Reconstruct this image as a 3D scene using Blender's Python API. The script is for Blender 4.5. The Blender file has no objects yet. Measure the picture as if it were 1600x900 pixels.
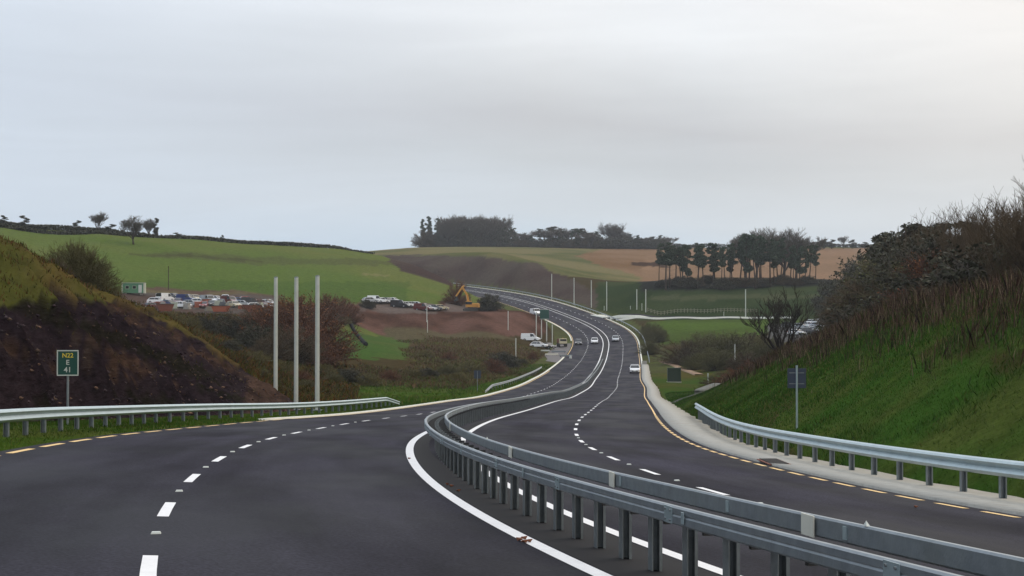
import bpy, bmesh, math, random
import numpy as np
from mathutils import Vector, Matrix
random.seed(7); RNG = np.random.default_rng(7)
R = math.radians
scene = bpy.context.scene
COL = scene.collection
F, YH = 2536.65, 505.0        # focal length in pixels of the 1600 px wide photograph, row of the true horizon

# ------------------------------------------------------------------ helpers
def lin(c):
    c = [v/255 for v in c]
    return tuple(v/12.92 if v <= .04045 else ((v+.055)/1.055)**2.4 for v in c)

def W(px, py, Y):
    """world point seen at photo pixel (px,py) standing Y metres ahead"""
    return ((px-800)/F*Y, Y, (YH-py)/F*Y)

def tag(o, label=None, cat=None, group=None, kind=None):
    if label: o['label'] = label
    if cat: o['category'] = cat
    if group: o['group'] = group
    if kind: o['kind'] = kind
    return o

def empty(name, loc, rz=0, label=None, cat=None, group=None):
    o = bpy.data.objects.new(name, None); COL.objects.link(o)
    o.location = loc; o.rotation_euler = (0, 0, rz); o.empty_display_size = .2
    return tag(o, label, cat, group)

def new_obj(name, me, parent=None):
    o = bpy.data.objects.new(name, me); COL.objects.link(o)
    if parent: o.parent = parent
    return o

def copy_tree(o, parent=None):
    c = o.copy(); COL.objects.link(c)
    if parent: c.parent = parent
    for ch in o.children: copy_tree(ch, c)
    return c

def np_mesh(name, V, Fc, mats, smooth=False, col=None, midx=None):
    """V (n,3); Fc (m,k) all faces same size"""
    V = np.asarray(V, np.float32); Fc = np.asarray(Fc, np.int32)
    me = bpy.data.meshes.new(name)
    k = Fc.shape[1]
    me.vertices.add(len(V)); me.vertices.foreach_set('co', V.ravel())
    me.loops.add(Fc.size); me.loops.foreach_set('vertex_index', Fc.ravel())
    me.polygons.add(len(Fc))
    me.polygons.foreach_set('loop_start', np.arange(0, Fc.size, k, dtype=np.int32))
    me.polygons.foreach_set('loop_total', np.full(len(Fc), k, np.int32))
    if smooth: me.polygons.foreach_set('use_smooth', np.ones(len(Fc), bool))
    if midx is not None: me.polygons.foreach_set('material_index', np.asarray(midx, np.int32))
    me.update(calc_edges=True)
    for m in (mats if isinstance(mats, (list, tuple)) else [mats]): me.materials.append(m)
    if col is not None and np.shape(col)[1] == 4:
        a = me.color_attributes.new('Col', 'FLOAT_COLOR', 'POINT'); a.data.foreach_set('color', np.asarray(col, np.float32).ravel())
    elif col is not None:
        a = me.color_attributes.new('Col', 'FLOAT_COLOR', 'POINT')
        c = np.ones((len(V), 4), np.float32); c[:, :3] = col
        a.data.foreach_set('color', c.ravel())
    return me

class MB:
    """collects boxes, bars, tubes and sweeps into one mesh"""
    def __init__(s): s.v = []; s.f = []
    def add(s, V, Fs):
        b = len(s.v); s.v += [tuple(p) for p in V]; s.f += [tuple(i+b for i in f) for f in Fs]; return s
    def box(s, c, d, rz=0, M=None, taper=1.0):
        x, y, z = d[0]/2, d[1]/2, d[2]/2
        P = [(-x,-y,-z),(x,-y,-z),(x,y,-z),(-x,y,-z),(-x*taper,-y*taper,z),(x*taper,-y*taper,z),(x*taper,y*taper,z),(-x*taper,y*taper,z)]
        m = Matrix.Translation(c) @ Matrix.Rotation(rz, 4, 'Z')
        if M: m = M @ m
        return s.add([m @ Vector(p) for p in P], [(0,3,2,1),(4,5,6,7),(0,1,5,4),(1,2,6,5),(2,3,7,6),(3,0,4,7)])
    def bar(s, a, b, w, h=None):
        a = Vector(a); b = Vector(b); h = h or w
        d = (b-a); L = d.length; q = d.to_track_quat('Y', 'Z')
        m = Matrix.Translation((a+b)/2) @ q.to_matrix().to_4x4()
        return s.box((0,0,0), (w, L, h), 0, m)
    def tube(s, a, b, r0, r1=None, n=10, caps=True):
        a = Vector(a); b = Vector(b); r1 = r0 if r1 is None else r1
        q = (b-a).to_track_quat('Z', 'Y').to_matrix()
        V = []
        for p, r in ((a, r0), (b, r1)):
            for i in range(n):
                t = 2*math.pi*i/n
                V.append(p + q @ Vector((r*math.cos(t), r*math.sin(t), 0)))
        Fs = [(i, (i+1) % n, n+(i+1) % n, n+i) for i in range(n)]
        if caps: Fs += [tuple(range(n-1, -1, -1)), tuple(range(n, 2*n))]
        return s.add(V, Fs)
    def prism(s, prof, y0, y1, M=None):
        """profile in x-z extruded along y"""
        n = len(prof); V = [(x, y0, z) for x, z in prof] + [(x, y1, z) for x, z in prof]
        if M: V = [M @ Vector(p) for p in V]
        return s.add(V, [tuple(range(n)), tuple(range(2*n-1, n-1, -1))] + [(i, n+i, n+(i+1) % n, (i+1) % n) for i in range(n)])
    def build(s, name, mat, parent=None, bevel=0, smooth=False, seg=2):
        me = bpy.data.meshes.new(name); me.from_pydata(s.v, [], s.f)
        me.materials.append(mat)
        bm = bmesh.new(); bm.from_mesh(me); bmesh.ops.recalc_face_normals(bm, faces=bm.faces); bm.to_mesh(me); bm.free()
        if smooth: me.polygons.foreach_set('use_smooth', [True]*len(me.polygons))
        o = new_obj(name, me, parent)
        if bevel:
            m = o.modifiers.new('bevel', 'BEVEL'); m.width = bevel; m.segments = seg; m.limit_method = 'ANGLE'; m.angle_limit = R(35)
        return o

# ------------------------------------------------------------------ materials
def mat(name, col, rough=.7, metal=0, var=0, vscale=5, bump=0, bscale=20, spec=.5, col2=None, attr=False, stretch=None, coat=0):
    m = bpy.data.materials.new(name); m.use_nodes = True
    nt = m.node_tree; N = nt.nodes; L = nt.links; b = N['Principled BSDF']
    b.inputs['Roughness'].default_value = rough; b.inputs['Metallic'].default_value = metal
    b.inputs['Specular IOR Level'].default_value = spec
    if coat: b.inputs['Coat Weight'].default_value = coat
    b.inputs['Base Color'].default_value = (*col, 1)
    tc = N.new('ShaderNodeTexCoord'); mp = N.new('ShaderNodeMapping'); L.new(tc.outputs['Object'], mp.inputs[0])
    if stretch: mp.inputs['Scale'].default_value = stretch
    src = None
    if attr:
        at = N.new('ShaderNodeAttribute'); at.attribute_name = 'Col'; src = at.outputs['Color']
    if var or col2:
        nz = N.new('ShaderNodeTexNoise'); nz.inputs['Scale'].default_value = vscale; nz.inputs['Detail'].default_value = 8
        nz.inputs['Roughness'].default_value = .65
        L.new(mp.outputs[0], nz.inputs['Vector'])
        rp = N.new('ShaderNodeMapRange'); rp.inputs[1].default_value = .3; rp.inputs[2].default_value = .7
        L.new(nz.outputs['Fac'], rp.inputs[0])
        if col2:
            mx = N.new('ShaderNodeMix'); mx.data_type = 'RGBA'
            mx.inputs[6].default_value = (*col, 1); mx.inputs[7].default_value = (*col2, 1)
            if src: L.new(src, mx.inputs[6])
            L.new(rp.outputs[0], mx.inputs[0]); src = mx.outputs[2]
        if var:
            nz2 = N.new('ShaderNodeTexNoise'); nz2.inputs['Scale'].default_value = vscale*3.7; nz2.inputs['Detail'].default_value = 6
            L.new(mp.outputs[0], nz2.inputs['Vector'])
            ad = N.new('ShaderNodeMath'); ad.operation = 'ADD'; L.new(rp.outputs[0], ad.inputs[0]); L.new(nz2.outputs['Fac'], ad.inputs[1])
            r2 = N.new('ShaderNodeMapRange'); r2.inputs[1].default_value = .3; r2.inputs[2].default_value = 1.7
            r2.inputs[3].default_value = 1-var; r2.inputs[4].default_value = 1+var
            L.new(ad.outputs[0], r2.inputs[0])
            vm = N.new('ShaderNodeVectorMath'); vm.operation = 'SCALE'
            if src: L.new(src, vm.inputs[0])
            else: vm.inputs[0].default_value = col
            L.new(r2.outputs[0], vm.inputs['Scale']); src = vm.outputs[0]
    if src: L.new(src, b.inputs['Base Color'])
    if bump:
        nb = N.new('ShaderNodeTexNoise'); nb.inputs['Scale'].default_value = bscale; nb.inputs['Detail'].default_value = 6
        L.new(mp.outputs[0], nb.inputs['Vector'])
        bp = N.new('ShaderNodeBump'); bp.inputs['Strength'].default_value = 1; bp.inputs['Distance'].default_value = bump
        L.new(nb.outputs['Fac'], bp.inputs['Height']); L.new(bp.outputs[0], b.inputs['Normal'])
    return m

M = {}
M['terrain'] = mat('terrain', (.1,.1,.1), .95, var=.34, vscale=.8, attr=True, bump=.2, bscale=1.6, spec=.0)
def rock_detail(m):
    nt = m.node_tree; N = nt.nodes; L = nt.links; b = N['Principled BSDF']
    at = [n for n in N if n.type == 'ATTRIBUTE'][0]; src = b.inputs['Base Color'].links[0].from_socket; bump = b.inputs['Normal'].links[0].from_node
    tc = [n for n in N if n.type == 'TEX_COORD'][0]; mp = N.new('ShaderNodeMapping'); mp.inputs['Rotation'].default_value = (0, R(35), R(20)); mp.inputs['Scale'].default_value = (1.0, .55, 2.2); L.new(tc.outputs['Object'], mp.inputs[0])
    n1 = N.new('ShaderNodeTexNoise'); n1.inputs['Scale'].default_value = 1.5; n1.inputs['Detail'].default_value = 10; n1.inputs['Roughness'].default_value = .72; L.new(mp.outputs[0], n1.inputs['Vector'])
    r = N.new('ShaderNodeMapRange'); r.inputs[1].default_value = .36; r.inputs[2].default_value = .66; r.inputs[3].default_value = .6; r.inputs[4].default_value = 1.42; L.new(n1.outputs['Fac'], r.inputs[0])
    inv = N.new('ShaderNodeMix'); inv.data_type = 'FLOAT'; L.new(at.outputs['Alpha'], inv.inputs[0]); inv.inputs[2].default_value = 1.0; L.new(r.outputs[0], inv.inputs[3])
    vm = N.new('ShaderNodeVectorMath'); vm.operation = 'SCALE'; L.new(src, vm.inputs[0]); L.new(inv.outputs[0], vm.inputs['Scale']); L.new(vm.outputs[0], b.inputs['Base Color'])
    ds = N.new('ShaderNodeMath'); ds.operation = 'MULTIPLY'; ds.inputs[1].default_value = .9; L.new(at.outputs['Alpha'], ds.inputs[0])
    b2 = N.new('ShaderNodeBump'); L.new(n1.outputs['Fac'], b2.inputs['Height']); L.new(ds.outputs[0], b2.inputs['Distance']); L.new(bump.outputs[0], b2.inputs['Normal']); L.new(b2.outputs[0], b.inputs['Normal'])
rock_detail(M['terrain'])
M['blade'] = mat('blade', (.1,.1,.1), .8, attr=True, spec=.03)
M['galv'] = mat('galvanised', lin((146,155,162)), .5, metal=.5, var=.42, vscale=2.2, bump=.002, bscale=40, col2=lin((112,118,120)))
M['galv_new'] = mat('galvanised_new', lin((168,184,188)), .38, metal=.45, var=.15, vscale=2)
M['galv_dark'] = mat('galvanised_dark', lin((118,124,126)), .55, metal=.4, var=.3, vscale=4)
M['pole'] = mat('pole_paint', lin((188,192,186)), .55, metal=.1, var=.12, vscale=1.5)
M['concrete'] = mat('concrete', lin((176,175,168)), .88, var=.38, vscale=1.1, bump=.012, bscale=24, col2=lin((132,128,120)), spec=.2)
M['kerb'] = mat('kerb', lin((205,204,192)), .8, var=.12, vscale=1.2)
M['white_paint'] = mat('white_paint', (.70,.70,.71), .55, var=.1, vscale=6)
M['yellow_paint'] = mat('yellow_paint', lin((216,180,116)), .6, var=.15, vscale=5)
M['bark'] = mat('bark', lin((62,52,44)), .9, var=.3, vscale=3, spec=.2)
M['twig_grey'] = mat('twig_grey', lin((88,82,74)), .9, var=.2, vscale=.8, spec=.15)
M['twig_brown'] = mat('twig_brown', lin((80,68,52)), .9, var=.25, vscale=.8, spec=.15)
M['twig_olive'] = mat('twig_olive', lin((84,80,54)), .9, var=.25, vscale=.8, spec=.15)
M['twig_red'] = mat('twig_red', lin((88,62,50)), .9, var=.3, vscale=.7, spec=.15)
M['needle'] = mat('needle', lin((64,76,60)), .85, var=.4, vscale=.6, spec=.2)
M['leaf_dark'] = mat('leaf_dark', lin((54,54,38)), .8, var=.4, vscale=.7, spec=.25)
M['leaf_rust'] = mat('leaf_rust', lin((112,72,44)), .85, var=.35, vscale=.8, spec=.2)
M['leaf_olive'] = mat('leaf_olive', lin((86,88,50)), .85, var=.35, vscale=.8, spec=.2)
M['leaf_gold'] = mat('leaf_gold', lin((112,102,52)), .85, var=.35, vscale=.8, spec=.2)
M['tyre'] = mat('tyre', (.02,.02,.02), .8)
M['rim'] = mat('rim', (.45,.45,.47), .35, metal=.8)
M['glass'] = mat('car_glass', (.015,.018,.022), .08, spec=.6)
M['lamp_w'] = mat('headlight_lens', (.75,.75,.78), .15)
M['lamp_r'] = mat('taillight_lens', (.45,.02,.02), .2)
M['plate'] = mat('plate', (.7,.7,.65), .5)
M['sign_green'] = mat('sign_green', lin((8,66,58)), .45)
M['sign_blue'] = mat('sign_back', lin((58,66,82)), .5, metal=.3, var=.1)
M['sign_white'] = mat('sign_white', (.5,.53,.5), .5)
M['sign_yellow'] = mat('sign_yellow', lin((214,190,60)), .5)
M['ex_yellow'] = mat('excavator_yellow', lin((186,134,52)), .5, var=.15)
M['steel_dark'] = mat('steel_dark', (.03,.03,.03), .6, var=.3)
M['black_pipe'] = mat('black_pipe', (.012,.012,.013), .9, spec=.05)
M['cabin_green'] = mat('cabin_green', lin((70,120,88)), .6, var=.15)
M['cabin_pale'] = mat('cabin_pale', lin((170,176,160)), .7)
M['rust'] = mat('rust', lin((110,62,46)), .85, var=.35, vscale=4)
M['wood'] = mat('fence_wood', lin((128,122,108)), .85, var=.2)
M['cone'] = mat('barrier_orange', lin((150,82,56)), .6)
PAINT = {}
for n_, c_ in dict(white=(236,238,240), silver=(172,178,184), black=(28,28,32), red=(132,30,30), blue=(44,60,110), grey=(96,100,106), maroon=(92,40,40), beige=(190,180,150)).items():
    PAINT[n_] = mat('car_paint_'+n_, lin(c_), .3, metal=.25 if n_ in ('silver', 'grey') else 0, coat=.6)

# ------------------------------------------------------------------ road alignment (fitted to the photograph's painted lines)
KN = np.array([0,15,30,45,60,80,100,125,150,180,220,260,300,350,400,470,550,650,800.])
BL = np.array([[0.5261,0.7054,0.5302,0.4719,0.2892,0.0509,-0.0208,0.0319,-0.0208,0.0529,-0.0822,0.0626,-0.0203,-0.0079,-0.0044,-0.3263,-0.0941,-0.3382,-0.3388],
[-0.2192,-0.3447,-0.3219,-0.3993,-0.3383,-0.3791,-0.3342,-0.3298,-0.3838,-0.2143,-0.1407,-0.0734,0.1396,0.182,0.4428,0.7656,0.94,0.7259,0.7181],
[-0.4641,-0.4941,-0.4073,-0.2736,-0.1075,0.1186,0.1672,0.1495,0.0637,-0.0219,-0.1243,-0.1824,-0.1518,0.0498,0.2751,0.5158,0.6595,0.6131,0.5778],
[-0.4711,-0.4683,-0.5895,-0.5275,-0.4396,-0.1963,-0.1366,-0.0974,-0.0987,-0.1041,-0.1035,-0.0798,0.0114,0.1588,0.3347,0.5376,0.7645,0.7232,0.6936],
[0.6346,0.6081,0.6364,0.6719,0.684,0.6441,0.6622,0.6745,0.6949,0.7099,0.7296,0.7328,0.7274,0.7298,0.7273,0.7829,0.8385,0.8434,0.8444],
[3.775,3.8096,3.7696,3.7819,3.7874,3.7638,3.772,3.7875,3.8137,3.8481,3.8913,3.9365,3.9683,3.9505,3.9327,3.9434,3.9477,3.927,3.9152],
[3.6559,3.6492,3.6268,3.649,3.6651,3.6585,3.6744,3.6737,3.6606,3.6323,3.6054,3.5642,3.5442,3.5787,3.6038,3.6484,3.7031,3.7108,3.7134]])
S = np.arange(-40, 801, 1.0)
i0 = 40
_b = [np.interp(S, KN, b) for b in BL]
for _i in range(2, 7): _b[_i] = np.convolve(np.pad(_b[_i], 8, 'edge'), np.ones(17)/17, 'valid')
_k, _g, _el, _er = _b[0]/100, _b[1]/10, _b[2]/10, _b[3]/10
_k[S > 640] = -.0025
def _cum(a, v0):
    c = np.concatenate([[0], np.cumsum((a[1:]+a[:-1])/2)]); return c - c[i0] + v0
RH = _cum(_k, -0.28134); RX = _cum(np.sin(RH), 4.40841); RY = _cum(np.cos(RH), 2.0); RZ = _cum(_g, -1.86035)
def rd(s, o, dz=0.0):
    """road coordinates (station, offset to the right) -> world points (n,3)"""
    s = np.atleast_1d(np.asarray(s, float)); o = np.broadcast_to(np.asarray(o, float), s.shape)
    f = lambda a: np.interp(s, S, a)
    h = f(RH)
    return np.stack([f(RX)+o*np.cos(h), f(RY)-o*np.sin(h), f(RZ)+o*np.where(o < 0, f(_el), f(_er))+dz], -1)
def med(s): return np.interp(s, S, _b[4])
def wl(s): return np.interp(s, S, _b[5])
def wr(s): return np.interp(s, S, _b[6])
def heading(s): return float(np.interp(s, S, RH))
def station(x, y):
    """nearest (station, offset) for arrays"""
    x = np.asarray(x, float); y = np.asarray(y, float); so = np.empty_like(x); oo = np.empty_like(x)
    idx = np.arange(0, len(S), 3)
    for a in range(0, len(x), 20000):
        sl = slice(a, a+20000)
        d = (x[sl, None]-RX[idx])**2+(y[sl, None]-RY[idx])**2
        i = idx[d.argmin(1)]
        for _ in range(2):
            dx = x[sl]-np.interp(i, np.arange(len(S)), RX); dy = y[sl]-np.interp(i, np.arange(len(S)), RY)
            h = np.interp(i, np.arange(len(S)), RH)
            i = np.clip(i + dx*np.sin(h)+dy*np.cos(h), 0, len(S)-1)
        dx = x[sl]-np.interp(i, np.arange(len(S)), RX); dy = y[sl]-np.interp(i, np.arange(len(S)), RY)
        h = np.interp(i, np.arange(len(S)), RH)
        so[sl] = i-40; oo[sl] = dx*np.cos(h)-dy*np.sin(h)
        # beyond the ends the distance along counts as offset too
        al = dx*np.sin(h)+dy*np.cos(h); oo[sl] = np.where(np.abs(al) > 2, np.hypot(dx, dy), oo[sl])
    return so, oo

# ------------------------------------------------------------------ terrain
CP = """-400,330,440 -200,348,460 0,357,480 150,366,520 300,374,560 420,382,590 530,390,620 600,402,615 650,416,595 690,433,575 714,447,556
-200,400,420 0,400,440 150,410,450 300,410,470 450,415,500 550,420,520 620,430,530 670,448,520 700,460,505
-200,452,380 100,452,395 190,452,402 300,457,410 420,464,420 560,470,435 640,474,450 700,476,462
-200,370,700 0,378,700 300,392,760 530,402,800 640,425,700
590,392,1000 500,399,1000 300,399,1100 0,392,1100 -300,380,1100
650,387,1050 720,386,1080 800,386,1100 900,387,1100 1000,387,1100 1100,387,1100 1275,385,1100 1380,388,1050 1500,390,1000 1700,395,950
650,396,850 720,393,850 800,398,850 900,405,850 960,406,880 1040,408,900 1150,410,900 1300,410,900 1380,415,850
640,407,760 700,403,730 760,403,700 820,412,665 900,441,615 960,465,575 990,480,545
850,415,740 920,430,720 980,442,690 1020,442,700
1040,436,780 1280,440,760 1380,445,700
1030,440,575 1100,441,560 1200,441,560 1275,441,550 1000,456,560
1000,470,530 1100,470,525 1200,470,520 1300,470,500
1030,493,512 1100,495,500 1180,496,490 1300,500,460
1050,504,475 1110,503,470 1180,502,465 1050,546,395 1100,545,390 1180,540,380
1070,577,320 1120,575,310 1180,570,300 1050,593,280 1075,610,225 1100,603,210
1230,530,375 1300,527,375 1250,508,430 1310,505,430
1400,500,210 1500,480,170 1600,470,150 1720,455,140 1400,508,260 1300,543,240 1200,570,220
1450,450,500 1600,440,450 1800,430,400 1500,460,330 1700,450,300
-150,315,78 0,378,75 60,402,82 105,435,88 150,464,95 200,482,101 250,494,107 300,522,112 350,556,116 400,590,119 440,620,121
-120,420,56 0,486,59 70,472,67 150,474,77 230,497,90 300,530,100 350,563,107 400,598,112
-150,540,42 0,560,53 70,555,59 150,560,67 230,575,77 300,590,86
0,395,100 60,415,108 150,474,122 250,508,140 350,565,142 440,618,140
200,500,180 300,520,200 400,562,200 100,470,180 0,450,180 -200,430,150 -300,380,120 300,500,270 100,480,280 400,530,270 0,470,280
480,604,170 500,624,140 560,602,200 520,560,270 620,582,260 700,592,230 650,552,330 560,540,320 500,545,310 760,562,330 800,542,390
600,523,400 700,521,410 800,522,415 560,490,418 650,490,425 740,488,432 820,489,450 845,496,468 740,487,455 650,482,440
240,489,345 420,491,350 240,478,378 420,479,388 500,485,400 100,485,340
-500,505,3000 0,480,3000 500,470,3000 800,470,3000 1200,470,3000 1700,470,3000 2200,500,3000 -300,430,1700 300,430,1700 800,430,1700 1300,430,1700 1900,430,1700"""
pts = [W(*map(float, t.split(','))) for t in CP.split()]
ctl = [np.array(pts)]
for s_ in range(-30, 121, 10): ctl.append(rd(s_, -14.8, -.1))
for s_ in range(-30, 60, 15): ctl.append(rd(s_, -19.5, 3.6)); ctl.append(rd(s_, -26, 7)); ctl.append(rd(s_, -45, 9))
for s_ in range(130, 300, 20): ctl.append(rd(s_, -11.5, -.15))
for s_ in range(300, 701, 20): ctl.append(rd(s_, -12, -.2))
for s_ in range(230, 701, 20): ctl.append(rd(s_, 12.5, -.2))
for s_ in range(-30, 240, 18):
    for o_ in (24, 32): ctl.append(rd(s_, o_, 0)); ctl[-1][0, 2] = rd(s_, 12)[0, 2] + np.interp(s_, [0,60,80,130,180,215], [6.2,5.7,5.6,4.4,1.3,0]) + (o_-24)*.03
ctl = np.concatenate(ctl)
def uv(x, y): return np.stack([x/(np.maximum(y, 1)+40)*7, np.log(np.maximum(y, 1)+40)*2.2], -1)
_c = uv(ctl[:, 0], ctl[:, 1])
keep = []
for i in range(len(_c)):
    if all((abs(_c[i]-_c[j]).sum() > .03) for j in keep): keep.append(i)
ctl = ctl[keep]; _c = _c[keep]
_phi = lambda d2: np.sqrt(d2+.02**2)
_A = _phi(((_c[:, None]-_c[None])**2).sum(-1)); n_ = len(_c)
# interpolate z relative to depth (keeps slopes even over the range of distances)
_D = ctl[:, 1]+40
_A = np.block([[_A, np.ones((n_, 1)), _c], [np.ones((1, n_)), np.zeros((1, 3))], [_c.T, np.zeros((2, 3))]])
_w = np.linalg.solve(_A, np.concatenate([ctl[:, 2]/_D, [0, 0, 0]]))
def rbf(x, y):
    u = uv(x, y); out = np.empty(len(x))
    for a in range(0, len(x), 20000):
        q = u[a:a+20000]; d2 = ((q[:, None]-_c[None])**2).sum(-1)
        out[a:a+20000] = _phi(d2)@_w[:n_] + _w[n_] + q@_w[n_+1:]
    return out*(np.maximum(y, 1)+40)
_T = RNG.random((256, 256))
def vnoise(x, y, sc, oct=4, pers=.5):
    r = 0; a = 1; tot = 0
    for k in range(oct):
        X = x/sc*2**k+17.3*k; Y = y/sc*2**k+5.1*k
        i = np.floor(X).astype(int); j = np.floor(Y).astype(int); fx = X-i; fy = Y-j
        fx = fx*fx*(3-2*fx); fy = fy*fy*(3-2*fy)
        g = lambda p, q: _T[p % 256, q % 256]
        r = r + a*((g(i, j)*(1-fx)+g(i+1, j)*fx)*(1-fy)+(g(i, j+1)*(1-fx)+g(i+1, j+1)*fx)*fy-.5); tot += a; a *= pers
    return r/tot*2
def sstep(a, b, x):
    t = np.clip((x-a)/(b-a), 0, 1); return t*t*(3-2*t)
def bankH(s): return np.interp(s, [-40,0,60,80,130,180,215], [6.2,6.2,5.7,5.6,4.4,1.3,0])
def terrain_z(x, y, noise=True, full=False):
    x = np.atleast_1d(np.asarray(x, float)); y = np.atleast_1d(np.asarray(y, float))
    z = rbf(x, y); s, o = station(x, y)
    rock = ((o < -14.2) & (o > -40) & (s < 135))*sstep(-14.2, -16, o)*(1-sstep(105, 130, s))
    # right-hand bank beside the road, in road coordinates
    f = lambda a: np.interp(s, S, a)
    zr = f(RZ)+np.clip(o, -15, 12)*np.where(o < 0, f(_el), f(_er))
    t = np.clip((o-10.6)/9.0, 0, 1)
    zb = zr-.1+bankH(s)*(t*.75+.25*t*t*(3-2*t))+np.maximum(o-19.6, 0)*.03
    wb = ((o > 9)*(1-sstep(22, 30, o))*(1-sstep(205, 235, s)))
    z = z*(1-wb)+zb*wb
    if noise:
        far = np.clip(y/400, 0, 1)
        amp = .12+far*.5
        amp = np.where((o > 9.9) & (s < 210) & (o < 22), .22*sstep(10.3, 13, o), amp)
        z = z + vnoise(x, y, 9+far*30)*amp*(1-rock)
        z = z + rock*(vnoise(x+3*y, y, 5.5, 5, .62)*1.0+ np.abs(vnoise(x*1.0+y*.5, y*.45, 1.5, 4, .6))*.7-.3)
    # road corridor
    lo = np.where(s < 118, 14.3, np.where(s < 135, 14.3-(s-118)/17*3.3, 11.0)); hi = np.where(s < 230, 10.35, 11.2)
    bl = np.where(s < 125, 1.6, 5.0); br = np.where(s < 215, 1.2, 5.0)
    w = np.where(o < 0, 1-sstep(0, 1, (-o-lo)/bl), 1-sstep(0, 1, (o-hi)/br))
    plane = f(RZ)+np.clip(o, -15.5, 16)*np.where(o < 0, f(_el), f(_er))
    vg = .05*sstep(8.35, 9.2, np.abs(o)) * (o < 0) + .06*vnoise(x, y, 2.5)*sstep(9, 11, np.abs(o))*(o < 0)
    road = plane-.30+sstep(8.0, 8.25, np.where(o < 0, -o, 0))*.27+vg
    z = z*(1-w)+road*w
    # side road bench
    return (z, s, o) if full else z
def tz(x, y): return float(terrain_z([x], [y])[0])
def ray_ground(px, py, y0, y1, n=240):
    """first place where the line of sight through a photo pixel meets the ground between depths y0 and y1"""
    Y = np.geomspace(y0, y1, n); x = (px-800)/F*Y; zz = (YH-py)/F*Y; g = terrain_z(x, Y, False)
    k = np.nonzero(g >= zz)[0]
    return Y[k[0]] if len(k) else None

na, nd = 680, 640
A_ = np.linspace(-.62, .62, na); D_ = np.geomspace(33, 3600, nd)
AA, DD = np.meshgrid(A_, D_)
# finer sampling towards the middle (the part in view)
AA = np.sign(AA)*(.75*np.abs(AA)+.25*np.abs(AA)**2/.62)
TX = (AA*DD).ravel(); TY = (DD-40).ravel()
TZ, TS, TO = terrain_z(TX, TY, True, True)
idx = np.arange(na*nd).reshape(nd, na)
TF = np.stack([idx[:-1, :-1], idx[:-1, 1:], idx[1:, 1:], idx[1:, :-1]], -1).reshape(-1, 4)
# --- ground cover colours: each zone is a patch of land, given by what it covers and how far off it lies
TYs = np.maximum(TY, 4)
jx = vnoise(TX, TY, 12, 3)*np.interp(TY, [0, 100, 1000], [6, 8, 10]); jy = vnoise(TX+99, TY, 10, 3)*np.interp(TY, [0,100,1000], [6, 6, 3])
PX = 800+F*TX/TYs+jx; PY = YH-F*TZ/TYs+jy
def inpoly(px, py, poly):
    r = np.zeros(len(px), bool); n = len(poly)
    for i in range(n):
        x0, y0 = poly[i]; x1, y1 = poly[(i+1) % n]
        if y0 == y1: continue
        c = ((py >= y0) != (py >= y1)) & (px < x0+(py-y0)*(x1-x0)/(y1-y0)); r ^= c
    return r
def PL(t): return [tuple(map(float, p.split(','))) for p in t.split()]
GREEN = lin((94,112,54)); DKGREEN = lin((52,66,38)); VGREEN = lin((62,96,30)); OLIVE = lin((104,104,62)); SCRUB = lin((74,64,42)); BROWN = lin((88,66,56))
TAN = lin((140,112,86)); PURPLE = lin((76,62,58)); ROCK = lin((72,60,65)); DRYG = lin((100,84,50)); YARD = lin((98,92,88)); MUD = lin((78,56,46))
TC = np.empty((len(TX), 3)); TC[:] = SCRUB
def paint(mask, c, c2=None, sc=8, amt=1.0, seed=0):
    c = np.array(c); 
    if c2 is None: TC[mask] = TC[mask]*(1-amt)+c*amt; return
    t = sstep(-.35, .35, vnoise(TX[mask]+seed*31, TY[mask]+seed*7, sc, 4, .6))[:, None]
    TC[mask] = TC[mask]*(1-amt)+(c*(1-t)+np.array(c2)*t)*amt
far = TY > 330
paint(TY > 700, OLIVE, lin((84,88,56)), 60)
paint((TY > 360) & (PX < 760) & (TY < 680), GREEN, lin((108,114,62)), 70)
paint((TY > 400) & (TY < 640) & inpoly(PX, PY, PL("240,392 400,400 620,408 640,416 400,412 240,402")), lin((88,92,58)), amt=.7)
paint((TY > 400) & (TY < 640) & inpoly(PX, PY, PL('566,426 606,427 604,431 568,430')), lin((128,124,84)), amt=.8)
paint((TY > 400) & (TY < 640) & inpoly(PX, PY, PL('190,395 300,398 420,408 420,411 300,402 190,398')), lin((74,72,48)), amt=.7)
paint((TY > 400) & (TY < 640) & (PX < 640) & (PY > 440) & (PY < 475), lin((70,94,44)), amt=.5)
paint((TY > 640) & inpoly(PX, PY, PL("560,380 1400,380 1400,450 980,470 560,470")), lin((124,116,80)), lin((92,96,58)), 40)
paint((TY > 540) & (TY < 980) & inpoly(PX, PY, PL("600,398 700,400 760,400 840,412 900,440 990,480 950,492 860,468 742,448 640,440")), PURPLE, lin((90,80,72)), 25)
paint((TY > 690) & inpoly(PX, PY, PL("955,386 1040,388 1060,440 1020,438 930,412 900,400")), TAN, lin((124,96,68)), 50)
paint((TY > 640) & inpoly(PX, PY, PL("1020,388 1400,388 1420,450 1000,446 1000,420")), TAN, lin((150,120,94)), 50)
paint((TY > 690) & inpoly(PX, PY, PL("985,408 1045,410 1045,417 985,414")), lin((70,50,36)))
paint((TY > 690) & inpoly(PX, PY, PL("880,383 1045,385 1045,390 880,388")), lin((80,48,36)))
paint((TY > 440) & (TY < 640) & inpoly(PX, PY, PL("930,440 1480,436 1480,500 930,500")), DKGREEN, lin((66,76,46)), 30)
paint((TY > 440) & (TY < 640) & inpoly(PX, PY, PL("1020,461 1300,459 1300,467 1020,470")), lin((84,88,62)), amt=.8)
paint((TY > 540) & (TY < 640) & inpoly(PX, PY, PL("1000,436 1300,434 1300,450 1000,452")), lin((44,44,40)))
paint((TY > 370) & (TY < 490) & inpoly(PX, PY, PL("1010,498 1250,498 1240,520 1060,548 1010,548")), lin((84,104,46)), lin((76,92,42)), 20)
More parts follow.
